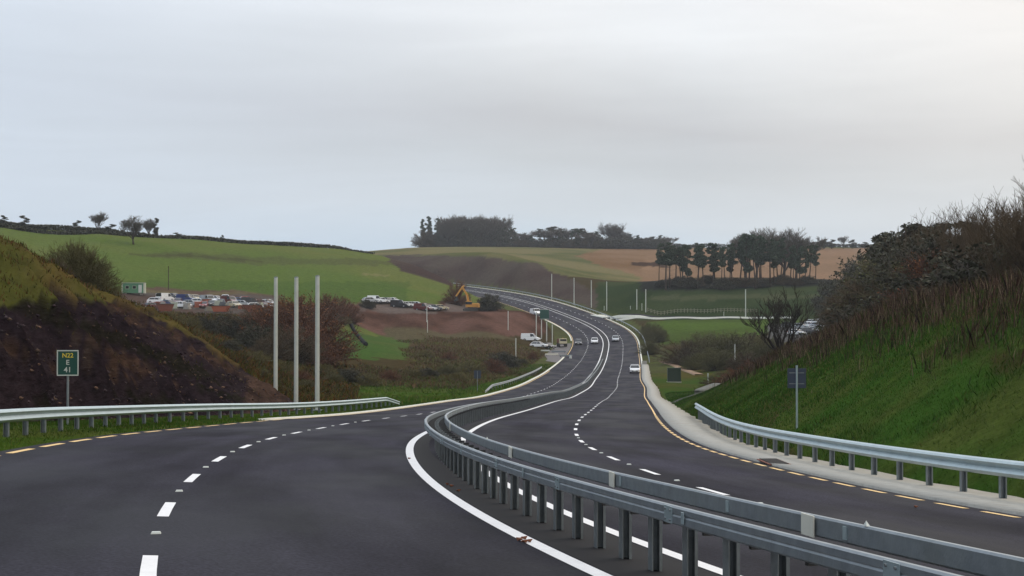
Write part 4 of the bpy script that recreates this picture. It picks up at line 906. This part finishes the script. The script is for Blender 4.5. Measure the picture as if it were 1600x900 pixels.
# ------------------------------------------------------------------ vehicles
def make_car(paint, kind='hatch'):
    """4.3 m car, nose towards -y; parts under an Empty"""
    e = empty('parked_car', (0, 0, 0))
    van = kind == 'van'; L2 = 2.15 if not van else 2.4; w = .88 if not van else .95
    hood = .92 if not van else 1.12; roof = 1.47 if not van else 1.95
    T_ = Matrix.Rotation(math.pi/2, 4, 'Z')     # profile x -> world y
    # profile: x along length (nose = -), z
    lower = [(-L2, .32), (-L2-.02, .55), (-L2+.06, .74), (-L2+1.05, hood), (L2-.35 if not van else L2-.1, hood+.04), (L2-.02, .80), (L2, .38), (L2-.1, .26), (1.72, .24), (1.62, .50), (1.35, .64), (1.06, .50), (.96, .24), (-.96, .24), (-1.06, .50), (-1.35, .64), (-1.62, .50), (-1.72, .24), (-L2+.1, .24)]
    b = MB(); b.prism(lower, -w, w, T_); body = b.build('body', paint, e, .05, seg=2)
    if van: cab = [(-1.35, hood-.02), (-.75, roof-.08), (-.55, roof), (L2-.12, roof), (L2-.04, hood)]
    else: cab = [(-1.05, hood-.03), (-.35, roof-.05), (-.1, roof), (1.15, roof-.02), (1.45, roof-.10), (L2-.2, hood)]
    def taper(cab, wi, top, z0, z1):
        n = len(cab); V = []
        for sgn in (-1, 1):
            for x_, z_ in cab: V.append((sgn*(wi+(top-wi)*np.clip((z_-z0)/(z1-z0), 0, 1)), x_, z_))
        return V, [tuple(range(n)), tuple(range(2*n-1, n-1, -1))]+[(i, n+i, n+(i+1) % n, (i+1) % n) for i in range(n)]
    b = MB(); b.add(*taper(cab, w-.05, w-.19, hood, roof)); b.build('window', M['glass'], e, .02)
    b = MB(); top = roof-.07; rf = [(p[0], p[1]+.012) for p in cab if p[1] > top-.06]; rf = [(rf[0][0]+.02, rf[0][1]-.05)]+rf+[(rf[-1][0]-.02, rf[-1][1]-.05)]
    b.add(*taper(rf, w-.045, w-.185, hood, roof)); b.build('roof', paint, e, .02)
    b = MB()                                     # pillars
    for sg in (-1, 1):
        f = lambda z: sg*(w-.045-.14*(z-hood)/(roof-hood)+.006)
        b.bar((f(hood), cab[0][0]+.03, hood), (f(roof-.05), cab[1][0]+.03, roof-.05), .05)
        b.bar((f(hood), .25, hood), (f(roof-.05), .25, roof-.03), .04, .07)
        b.bar((f(hood), cab[-1][0]-.05, hood), (f(roof-.1), cab[-2][0]-.05, roof-.1), .05, .12)
        if van: b.box((sg*(w-.10), 1.1, (hood+roof)/2+.02), (.10, 2.3, roof-hood-.06))
    b.build('pillar', paint, e)
    for sx in (-1, 1):
        for y_ in (-1.34, 1.34):
            b = MB(); b.tube((sx*(w-.22), y_, .32), (sx*(w+.005), y_, .32), .32, .32, 18); wh = b.build('wheel', M['tyre'], e)
            b = MB(); b.tube((sx*(w-.02), y_, .32), (sx*(w+.015), y_, .32), .20, .18, 12); b.build('rim', M['rim'], wh)
        b = MB(); b.box((sx*(w-.2), -L2-.0, .64), (.34, .12, .15)); b.build('headlight', M['lamp_w'], e, .02)
        b = MB(); b.box((sx*(w-.12), L2-.02, .78), (.20, .10, .22)); b.build('taillight', M['lamp_r'], e, .02)
        b = MB(); b.box((sx*(w+.06), -.72, hood+.06), (.16, .10, .12)); b.build('mirror', paint, e, .02)
    b = MB(); b.box((0, -L2-.02, .42), (1.1, .08, .16)); b.build('grille', M['steel_dark'], e)
    b = MB(); b.box((0, -L2-.065, .44), (.5, .02, .11)); b.build('number_plate', M['plate'], e)
    b = MB(); b.box((0, L2+.01, .56), (.5, .02, .11)); b.build('number_plate', M['plate'], e)
    return e
CARS = {}
def place_car(paint, loc, rz, label, kind='hatch', group=None, name='parked_car', tilt=0):
    key = (paint, kind)
    if key in CARS: c = copy_tree(CARS[key])
    else: c = make_car(PAINT[paint], kind); CARS[key] = c
    c.name = name; c.location = loc; c.rotation_euler = (tilt, 0, rz)
    for k_ in ('group',):
        if k_ in c and not group: del c[k_]
    return tag(c, label, 'van' if kind == 'van' else 'car', group)
def on_road(s, o): return tuple(rd(s, o, .01)[0]), -heading(s), math.atan2(float(rd(s+1, o)[0][2]-rd(s-1, o)[0][2]), 2)
for s_, o_, pt, kd, flip, lb in ((427, -3.0, 'white', 'hatch', 0, 'white car on the bend just left of the central reservation'),
    (432, 2.6, 'silver', 'hatch', 0, 'silver-white car on the bend just right of the central reservation'), (294, 7.0, 'white', 'hatch', 0, 'white car coming down the right-hand side beside the concrete verge'),
    (424, -7.2, 'black', 'hatch', 0, 'dark car on the outer left lane at the roadworks')):
    p, rz, tl = on_road(s_, o_); place_car(pt, p, rz, lb, kd, name='moving_car' if pt != 'black' else 'parked_car', tilt=tl if not flip else -tl)
def car_px(px, Y, rz, paint, label, kind='hatch', group=None):
    x = (px-800)/F*Y; return place_car(paint, (x, Y, tz(x, Y)+.03), rz, label, kind, group)
car_px(829, 412, R(78), 'white', 'white van parked on the rough ground left of the roadworks', 'van')
car_px(842, 404, R(70), 'white', 'white car with its nose just right of the white van left of the roadworks')
car_px(856, 408, R(40), 'black', 'black car between the white vehicles and the flatbed truck')
car_px(837, 464, R(20), 'white', 'white van standing on the terrace beside the green direction sign', 'van')
# works truck with a rusty load
Y0 = 418; x = (878-800)/F*Y0; p = (x, Y0, tz(x, Y0)+.05)
e = empty('works_truck', p, R(6), 'small dark works truck with a rust-brown load and pale cab at the roadworks', 'truck')
b = MB(); b.box((0, 0, .75), (2.1, 5.0, .3)); b.build('chassis', M['steel_dark'], e)
b = MB(); b.box((0, -1.9, 1.45), (2.0, 1.5, 1.3), taper=.9); cb = b.build('cab', PAINT['beige'], e, .08); b = MB(); b.box((0, -2.64, 1.72), (1.6, .06, .5)); b.build('windscreen', M['glass'], cb)
b = MB(); b.box((0, .75, 1.5), (2.1, 3.2, 1.1)); b.build('load_bed', M['rust'], e, .04)
for sx in (-1, 1):
    for y_ in (-1.6, 1.5):
        b = MB(); b.tube((sx*.75, y_, .45), (sx*1.05, y_, .45), .45, .45, 16); b.build('wheel', M['tyre'], e)
    b = MB(); b.box((sx*.75, -2.52, .95), (.3, .1, .2)); b.build('headlight', M['lamp_w'], e)
b = MB(); b.tube((0, -1.8, 2.1), (0, -1.8, 2.28), .12, .09, 10); b.build('beacon', M['ex_yellow'], e)
strip('gravel_apron', np.arange(338, 432, 2.0), [lambda s: eL(s)-.2-np.clip((s-338)/12, 0, 1)*3.4-2.5*np.clip((s-360)/30, 0, 1), lambda s: eL(s)-.25], mat('gravel', lin((82,78,78)), .9, var=.3, vscale=1.5), .05)
# barriers, blocks and cone at the works
for i, (px, Y, ln, c_, l, rz) in enumerate(((862, 380, 3.2, 'kerb', 'pale concrete block on the ground in front of the roadworks vehicles', .3), (852, 395, 2.2, 'sign_white', 'small white barrier board below the row of tall posts', .1), (884, 372, 3.0, 'galv', 'low grey barrier across the closed lane at the roadworks', .2), (873, 392, 3.5, 'galv', 'grey barrier right below the works truck', -.1))):
    x = (px-800)/F*Y; e = empty('works_barrier', (x, Y, max(tz(x, Y), float(rd(*[v[0] for v in station([x], [Y])])[0][2]) if abs(station([x], [Y])[1][0]) < 8.4 else -99)), rz, l, 'barrier')
    b = MB(); b.box((0, 0, .38), (ln, .12, .34)); b.build('board', M[c_], e, .02)
    b = MB(); b.box((-ln*.4, 0, .1), (.1, .5, .22)); b.box((ln*.4, 0, .1), (.1, .5, .22)); b.build('foot', M['steel_dark'], e)
s_, o_ = 362, -7.3; P = rd(s_, o_, .008)[0]
e = empty('traffic_cylinder', P, 0, 'squat white marker bollard standing alone in the left lane before the roadworks', 'bollard')
b = MB(); b.tube((0, 0, 0), (0, 0, .08), .42, .40, 14); b.build('foot', M['steel_dark'], e); b = MB(); b.tube((0, 0, .08), (0, 0, .75), .30, .22, 14); b.build('body', M['sign_white'], e)
# roadside cabinets on the right
for i, (px, Y, dims, c_, l) in enumerate(((1005, 394, (1.5, .7, 1.3), 'cabin_pale', 'pale roadside cabinet by the outer edge of the bend'), (1007, 330, (1.0, .5, .9), 'concrete', 'low concrete plinth box on the verge above the descending white car'), (1053, 262, (2.1, 1.2, 2.2), 'black_pipe', 'dark green box standing in the grass hollow right of the concrete verge'))):
    x = (px-800)/F*Y; e = empty('roadside_cabinet', (x, Y, tz(x, Y)), 0, l, 'cabinet')
    mm = M[c_] if i < 2 else mat('cabinet_green', lin((24,44,30)), .6)
    b = MB(); b.box((0, 0, dims[2]/2+.08), dims); b.build('housing', mm, e, .03); b = MB(); b.box((0, 0, .0), (dims[0]*1.1, dims[1]*1.15, .26)); b.build('plinth', M['concrete'], e)
    b = MB(); b.box((0, 0, dims[2]+.11), (dims[0]*1.06, dims[1]*1.1, .05)); b.build('lid', mm, e)
# car park on the right
G = 'cars in the car park right of the valley tree'
lot = [(1245, 392, 'white', 'white car at the front left corner of the small car park'), (1254, 400, 'silver', 'silver car beside the front left white one in the small car park'), (1263, 396, 'grey', 'grey car in the middle of the front row of the small car park'), (1275, 398, 'white', 'white car at the right of the front row in the small car park'), (1252, 415, 'silver', 'silver car at the left of the middle row in the small car park'), (1265, 418, 'white', 'white car in the centre of the middle row of the small car park'), (1279, 415, 'silver', 'silver car at the right of the middle row in the small car park'), (1290, 412, 'white', 'white car at the far right edge of the small car park'), (1272, 432, 'white', 'white car at the left of the back row in the small car park'), (1285, 434, 'white', 'white car at the right of the back row in the small car park'), (1234, 425, 'grey', 'grey car seen behind the valley tree trunk'), (1296, 430, 'blue', 'blue car at the back right corner of the small car park')]
for i, (px, Y, pt, lb) in enumerate(lot): car_px(px, Y, R(70+random.uniform(-25, 25)), pt, lb, group=G)
# works yard on the left
G = 'vehicles in the works yard on the left'
cols = ['maroon', 'white', 'red', 'white', 'blue', 'grey', 'maroon', 'white', 'blue', 'silver', 'beige', 'white', 'red', 'silver', 'black', 'white']
cols = cols+['grey', 'white', 'maroon', 'beige', 'blue', 'silver', 'red', 'black', 'white', 'maroon', 'grey', 'white']
for i, pt in enumerate(cols):
    px = 238+i*6.7; Y = 366+(i*17 % 29)
    car_px(px, Y, R(80+random.uniform(-75, 75)), pt, f'{ORD[i]} vehicle from the left in the works yard below the green hill, {pt}', kind='van' if i % 5 == 3 else 'hatch', group=G)
for i, (px, Y, c_, h_, l) in enumerate(((258, 352, 'rust', 1.6, 'rusty skip in the works yard right of the green site cabin'), (345, 350, 'cone', 1.3, 'orange-brown skip near the middle of the works yard'), (395, 352, 'rust', 1.5, 'rusty skip at the right end of the works yard'), (318, 380, 'cone', 1.2, 'faded orange skip behind the yard vehicles'))):
    x = (px-800)/F*Y; z = tz(x, Y); e = empty('skip', (x, Y, z), random.uniform(-.3, .3), l, 'skip', 'skips in the works yard')
    b = MB(); b.prism([(-1.9, h_+.1), (-1.3, .1), (1.3, .1), (1.9, h_+.1), (1.8, h_+.1), (1.25, .2), (-1.25, .2), (-1.8, h_+.1)], -.9, .9)
    for yy in (-.9, .9): b.prism([(-1.85, h_+.1), (-1.28, .15), (1.28, .15), (1.85, h_+.1)], yy-.03, yy+.03)
    b.build('tub', M[c_], e); b = MB(); b.bar((-1.9, -.98, h_+.08), (1.9, -.98, h_+.08), .1); b.bar((-1.9, .98, h_+.08), (1.9, .98, h_+.08), .1); b.build('rim', M['steel_dark'], e)
for i in range(16):
    px = 250+i*11.3+random.uniform(-4, 4); Y = 352+random.uniform(0, 20); x = (px-800)/F*Y; hh = random.uniform(.6, 1.5); mt = [M['rust'], M['wood'], M['cabin_pale'], PAINT['grey'], M['concrete'], M['cone']][i % 6]
    e = empty('material_stack', (x, Y, tz(x, Y)), random.uniform(-.6, .6), f'{ORD[i]} low stack of building material from the left along the front of the works yard', 'stack', 'material stacks in the works yard')
    b = MB(); b.box((0, 0, .07), (1.6, 1.1, .14)); b.build('pallet', M['wood'], e)
    b = MB(); z_ = .14
    while z_ < hh: b.box((random.uniform(-.08, .08), random.uniform(-.06, .06), z_+.14), (random.uniform(1.1, 1.6), 1.0, .26), random.uniform(-.06, .06)); z_ += .28
    b.build('load', mt, e, .02)
# parked row by the field
G = 'vehicles parked in a row by the field edge'
cols = ['silver', 'white', 'white', 'grey', 'white', 'black', 'white', 'silver', 'white', 'maroon', 'white', 'grey', 'beige']
for i, pt in enumerate(cols):
    px = 578+i*9.2; car_px(px, 436+(i*29 % 9), R(85+random.uniform(-35, 35)), pt, f'{ORD[i]} vehicle from the left in the row above the earth terrace, {pt}', kind='van' if i % 4 == 1 else 'hatch', group=G)
# site cabin
Y0 = 396; x = (209-800)/F*Y0
zc = tz(x, Y0); e = empty('site_cabin', (x, Y0, zc+.0), R(4), 'green site cabin with pale end panels at the left end of the works yard', 'cabin')
b = MB(); b.box((0, 0, 1.5), (5.0, 2.4, 2.4)); wl_ = b.build('wall', M['cabin_green'], e, .03)
for sx in (-1, 1):
    b = MB(); b.box((sx*2.6, 0, 1.5), (.3, 2.46, 2.45)); b.build('end_panel', M['cabin_pale'], e)
b = MB(); b.box((0, 0, 2.78), (5.6, 2.6, .12)); b.build('roof', M['cabin_pale'], e)
for dx in (-1.4, .3):
    b = MB(); b.box((dx, -1.215, 1.7), (.9, .04, .8)); wn = b.build('window', M['cabin_pale'], e); b = MB(); b.box((dx, -1.24, 1.7), (.78, .03, .66)); b.build('pane', M['glass'], wn)
b = MB(); b.box((1.7, -1.22, 1.35), (.8, .05, 1.9)); b.build('door', M['sign_white'], e)
b = MB(); b.box((-1.8, 0, .12), (.3, 2.2, .5)); b.box((1.8, 0, .12), (.3, 2.2, .5)); b.build('footing', M['concrete'], e)
# excavator
Y0 = 445; x = (735-800)/F*Y0; z = tz(x, Y0); e = empty('excavator', (x, Y0, z), R(10), 'yellow tracked excavator with its arm raised on the earth terrace', 'excavator')
for sy in (-1, 1):
    b = MB(); b.prism([(-1.9, .25), (-1.6, .0), (1.6, .0), (1.9, .25), (1.9, .6), (1.6, .82), (-1.6, .82), (-1.9, .6)], sy*1.2-.3, sy*1.2+.3); b.build('track', M['steel_dark'], e, .04)
b = MB(); b.tube((0, 0, .6), (0, 0, 1.1), .8, .8, 16); b.build('turntable', M['steel_dark'], e)
b = MB(); b.box((.9, .35, 1.65), (2.6, 2.0, 1.1)); b.box((2.1, 0, 1.55), (.6, 2.6, 1.1)); b.build('engine_house', M['ex_yellow'], e, .1)
b = MB(); b.box((-.6, -.75, 1.95), (1.6, 1.0, 1.7), taper=.92); cb = b.build('cab', M['ex_yellow'], e, .06); b = MB(); b.box((-.6, -.77, 2.2), (1.66, 1.04, .75)); b.build('window', M['glass'], cb)
b = MB(); b.bar((-.4, .3, 1.6), (-.9, .3, 4.6), .42, .55); b.bar((-.9, .3, 4.5), (-2.3, .3, 6.7), .38, .5); b.build('boom', M['ex_yellow'], e, .04)
b = MB(); b.bar((-2.1, .3, 6.8), (-4.0, .3, 4.0), .3, .4); b.bar((-2.25, .3, 6.4), (-1.7, .3, 7.1), .3, .4); b.build('stick', M['ex_yellow'], e, .04)
b = MB(); b.bar((-.7, .3, 2.3), (-1.2, .3, 4.6), .14); b.bar((-1.4, .3, 5.6), (-2.1, .3, 6.7), .12); b.build('hydraulic_ram', M['rim'], e)
b = MB(); b.prism([(-4.3, 4.1), (-3.7, 4.0), (-3.3, 3.3), (-3.6, 2.8), (-4.2, 2.7), (-4.5, 3.0), (-4.0, 3.3)], -.2, .8); b.build('bucket', M['steel_dark'], e)
# black pipe down the slope
p0 = W(548, 513, 392); p1 = W(572, 554, 322)
P0 = Vector((p0[0], p0[1], tz(p0[0], p0[1])+.25)); P1 = Vector((p1[0], p1[1], tz(p1[0], p1[1])+.25))
b = MB(); N_ = 8
for k in range(N_):
    a = P0.lerp(P1, k/N_); c = P0.lerp(P1, (k+1)/N_); a.z = tz(a.x, a.y)+.35; c.z = tz(c.x, c.y)+.35; b.tube(a, c, .42, .42, 10)
tag(b.build('drain_pipe', M['black_pipe']), 'long black pipe laid down the green slope below the thicket', 'pipe')
# pale mound of stone on the terrace edge and a brown track in the hollow
# side road with kerb and its fence
def poly_strip(name, pts_, w, mat_, dz, kind='structure'):
    P = np.array([(p[0], p[1]) for p in pts_]); t = np.linspace(0, 1, 60); u = np.linspace(0, 1, len(P)); X = np.interp(t, u, P[:, 0]); Y = np.interp(t, u, P[:, 1])
    dx = np.gradient(X); dy = np.gradient(Y); l = np.hypot(dx, dy); nx, ny = -dy/l, dx/l
    q = [(X+nx*w*k, Y+ny*w*k) for k in (-.5, -.17, .17, .5)]
    Z = np.max([terrain_z(a, b_) for a, b_ in q], 0)+dz; Z = np.convolve(np.pad(Z, 3, 'edge'), np.ones(7)/7, 'valid')
    m_ = len(X); V = []
    for i in range(m_): V += [(q[0][0][i], q[0][1][i], Z[i]-1), (q[0][0][i], q[0][1][i], Z[i]), (q[3][0][i], q[3][1][i], Z[i]), (q[3][0][i], q[3][1][i], Z[i]-1)]
    idx = np.arange(4*m_).reshape(m_, 4); Fc = np.concatenate([np.stack([idx[:-1, k], idx[:-1, k+1], idx[1:, k+1], idx[1:, k]], -1) for k in range(3)])
    return tag(new_obj(name, np_mesh(name, V, Fc, mat_)), kind=kind)
sr = [rd(512, 9.2)[0]]+[W(a, 0, b_) for a, b_ in ((1000, 507), (1060, 499), (1120, 493), (1180, 487), (1240, 470))]
poly_strip('side_road', sr, 4.0, M['asphalt'], .12)
poly_strip('kerb', [rd(505, 11)[0]]+[W(a, 0, b_) for a, b_ in ((985, 503), (1000, 501.5), (1060, 495), (1120, 490), (1180, 484), (1240, 466))], .7, M['kerb'], .45)
poly_strip('traffic_island', [rd(524, 8.9)[0], rd(512, 10.6)[0], rd(503, 15)[0], rd(499, 20)[0]], 4.2, M['kerb'], .22)
fe = empty('side_road_fence', W(1010, 493, 508), 0, 'low post and rail fence running along the far side of the side road', 'fence')
fp = [W(1012+i*5.2, 0, 513-i*.42) for i in range(34)]; fz = [tz(p[0], p[1]) for p in fp]
for p, z in zip(fp, fz):
    b = MB(); b.box((p[0], p[1], z+.55), (.14, .14, 1.5)); child_of(b.build('post', M['wood']), fe)
for hgt in (.5, 1.0):
    b = MB()
    for i in range(len(fp)-1): b.bar((fp[i][0], fp[i][1]-.09, fz[i]+hgt), (fp[i+1][0], fp[i+1][1]-.09, fz[i+1]+hgt), .05, .12)
    child_of(b.build('rail', M['wood']), fe)
# thin pale pipe and track in the hollow
poly_strip('path', [W(1036, 0, 345), W(1062, 0, 320), W(1092, 0, 290)], 1.6, mat('path_earth', lin((146,118,92)), .9, var=.2), .1)
poly_strip('path', [rd(150, 10.0)[0], rd(149, 13)[0], rd(152, 15)[0]], 1.4, mat('path_stone', lin((92,92,84)), .9, var=.3), .06)
# gully grate with rusty stain on the concrete, fallen leaves on the asphalt
P = rd(39.5, 8.55, .062)[0]; e = empty('drain_cover', P, -heading(39.5), 'rusty drain grating set in the concrete verge beside the yellow dashes', 'drain cover')
b = MB(); b.box((0, 0, 0), (.55, 1.6, .02)); b.build('frame', M['rust'], e)
b = MB(); 
for k in range(9): b.box((0, -.7+k*.175, .02), (.45, .05, .02))
b.build('grating', M['steel_dark'], e)
lv = mat('dead_leaf', lin((112,66,42)), .8); k = 0
for px, Y in ((812, 16.9), (819, 16.7), (826, 16.8), (818, 17.1), (716, 24.5), (699, 26.0), (706, 25.6), (1430, 26), (640, 34)):
    x = (px-800)/F*Y; s1, o1 = station([x], [Y]); z = float(rd(s1[0], o1[0])[0][2])+.012; b = MB(); r0 = .035
    V = [(0, -r0, .01), (r0*.8, -.01, .025), (r0*.5, r0*.6, .0), (0, r0*1.2, .03), (-r0*.6, r0*.5, .0), (-r0*.8, -.02, .02)]
    b.add(V+[(v[0], v[1], v[2]-.004) for v in V], [(0,1,2,3,4,5), (11,10,9,8,7,6)]+[(i, (i+1) % 6, (i+1) % 6+6, i+6) for i in range(6)]); o = b.build('fallen_leaf', lv); o.location = (x, Y, z); o.rotation_euler = (0, 0, random.uniform(0, 6))
    tag(o, 'dead brown leaf lying on the asphalt near the solid white line', 'leaf', 'dead leaves on the asphalt')

# ------------------------------------------------------------------ sky, sun, camera
w = bpy.data.worlds.new('World'); scene.world = w; w.use_nodes = True; nt = w.node_tree; N = nt.nodes; L = nt.links; bg = N['Background']
sky = N.new('ShaderNodeTexSky'); sky.sky_type = 'NISHITA'; sky.sun_disc = False; SUN_EL, SUN_AZ = R(38), R(35)
sky.sun_elevation = SUN_EL; sky.sun_rotation = SUN_AZ
tc = N.new('ShaderNodeTexCoord'); sep = N.new('ShaderNodeSeparateXYZ'); L.new(tc.outputs['Generated'], sep.inputs[0])
def math_(op, a, b=None, c=None):
    n = N.new('ShaderNodeMath'); n.operation = op
    for i, v in enumerate((a, b, c)):
        if v is None: continue
        if isinstance(v, (int, float)): n.inputs[i].default_value = v
        else: L.new(v, n.inputs[i])
    return n.outputs[0]
def nz(scale, sx, sz, det=5, rough=.5, loc=(0, 0, 0), dist=0):
    mp = N.new('ShaderNodeMapping'); L.new(tc.outputs['Generated'], mp.inputs[0]); mp.inputs['Scale'].default_value = (sx, 1, sz); mp.inputs['Location'].default_value = loc
    n = N.new('ShaderNodeTexNoise'); n.inputs['Scale'].default_value = scale; n.inputs['Detail'].default_value = det; n.inputs['Roughness'].default_value = rough; n.inputs['Distortion'].default_value = dist
    L.new(mp.outputs[0], n.inputs['Vector']); return n.outputs['Fac']
n1 = nz(2.2, 1.6, 6, 5, .5, (1.3, 0, .2), .3); n2 = nz(5, 1.0, 9, 7, .6, (4, 2, 1), .6)
# elevation (about the sine of it), warped by noise so that the cloud decks have uneven edges that rise to the left
ele = math_('ADD', sep.outputs[2], math_('MULTIPLY', math_('SUBTRACT', n1, .5), .05))
ele = math_('ADD', ele, math_('MULTIPLY', sep.outputs[0], .05))
cr = N.new('ShaderNodeValToRGB'); L.new(math_('MULTIPLY', ele, 2.5), cr.inputs[0])
stops = [(0.0, (182,207,228)), (.10, (194,213,230)), (.18, (208,216,224)), (.25, (201,205,209)), (.31, (197,198,201)), (.38, (217,219,221)), (.46, (239,241,243)), (.6, (240,241,243)), (1.0, (232,236,242))]
els = cr.color_ramp.elements
els[0].position = stops[0][0]; els[0].color = (*lin(stops[0][1]), 1); els[1].position = 1.0; els[1].color = (*lin(stops[-1][1]), 1)
for p_, c_ in stops[1:-1]: q_ = els.new(p_); q_.color = (*lin(c_), 1)
# towards the left the deck thins to pale blue-white, towards the right it warms
mx = N.new('ShaderNodeMix'); mx.data_type = 'RGBA'; L.new(cr.outputs[0], mx.inputs[6]); mx.inputs[7].default_value = (*lin((208, 219, 233)), 1)
L.new(math_('MULTIPLY', math_('MULTIPLY_ADD', sep.outputs[0], -3.0, .05), .8), mx.inputs[0]); mx.clamp_factor = True
mw = N.new('ShaderNodeMix'); mw.data_type = 'RGBA'; L.new(mx.outputs[2], mw.inputs[6]); mw.inputs[7].default_value = (*lin((250, 241, 230)), 1)
L.new(math_('MULTIPLY', math_('MULTIPLY_ADD', sep.outputs[0], 2.6, -.30), math_('MULTIPLY', sep.outputs[2], 6)), mw.inputs[0]); mw.clamp_factor = True
mr_ = N.new('ShaderNodeMapRange'); mr_.inputs[1].default_value = .24; mr_.inputs[2].default_value = .75; mr_.inputs[3].default_value = 0; mr_.inputs[4].default_value = 1; L.new(sep.outputs[2], mr_.inputs[0]); boost = mr_.outputs[0]
vm = N.new('ShaderNodeVectorMath'); vm.operation = 'SCALE'; L.new(mw.outputs[2], vm.inputs[0])
L.new(math_('MULTIPLY', math_('MULTIPLY_ADD', math_('SUBTRACT', n2, .5),   .18, 1.06), math_('MULTIPLY_ADD', boost, 8.0, 10.0)), vm.inputs['Scale'])
ms = N.new('ShaderNodeMix'); ms.data_type = 'RGBA'; ms.inputs[0].default_value = .94; L.new(sky.outputs[0], ms.inputs[6]); L.new(vm.outputs[0], ms.inputs[7])
L.new(ms.outputs[2], bg.inputs['Color']); bg.inputs['Strength'].default_value = .1
sl = bpy.data.lights.new('sun', 'SUN'); sl.energy = .7; sl.angle = R(14); sl.color = (1, .96, .9); so = bpy.data.objects.new('sun', sl); COL.objects.link(so)
d = Vector((math.sin(SUN_AZ)*math.cos(SUN_EL), math.cos(SUN_AZ)*math.cos(SUN_EL), math.sin(SUN_EL))); so.rotation_euler = d.to_track_quat('Z', 'Y').to_euler()

cam = bpy.data.cameras.new('camera'); co = bpy.data.objects.new('camera', cam); COL.objects.link(co); scene.camera = co
cam.sensor_width = 36; cam.lens = 36*F/1600; cam.clip_end = 8000; cam.clip_start = .3
th = math.atan((YH-450)/F); co.location = (0, 0, 0); co.rotation_euler = (math.pi/2+th, 0, 0)
scene.view_settings.view_transform = 'Standard'; scene.view_settings.look = 'None'; scene.view_settings.exposure = 0; scene.view_settings.gamma = 1
scene.cycles.max_bounces = 4; scene.cycles.diffuse_bounces = 2; scene.cycles.use_denoising = True

hz = MB(); hz.box((0, 1940, 29.5), (5200, 3990, 211)); hm = bpy.data.materials.new('haze'); hm.use_nodes = True; hn = hm.node_tree
hn.nodes.remove(hn.nodes['Principled BSDF']); pv = hn.nodes.new('ShaderNodeVolumePrincipled'); pv.inputs['Color'].default_value = (.86, .92, 1, 1); pv.inputs['Density'].default_value = .00011; pv.inputs['Anisotropy'].default_value = .2
hn.links.new(pv.outputs[0], hn.nodes['Material Output'].inputs['Volume']); ho = hz.build('haze', hm); tag(ho, kind='stuff')
scene.cycles.volume_bounces = 0
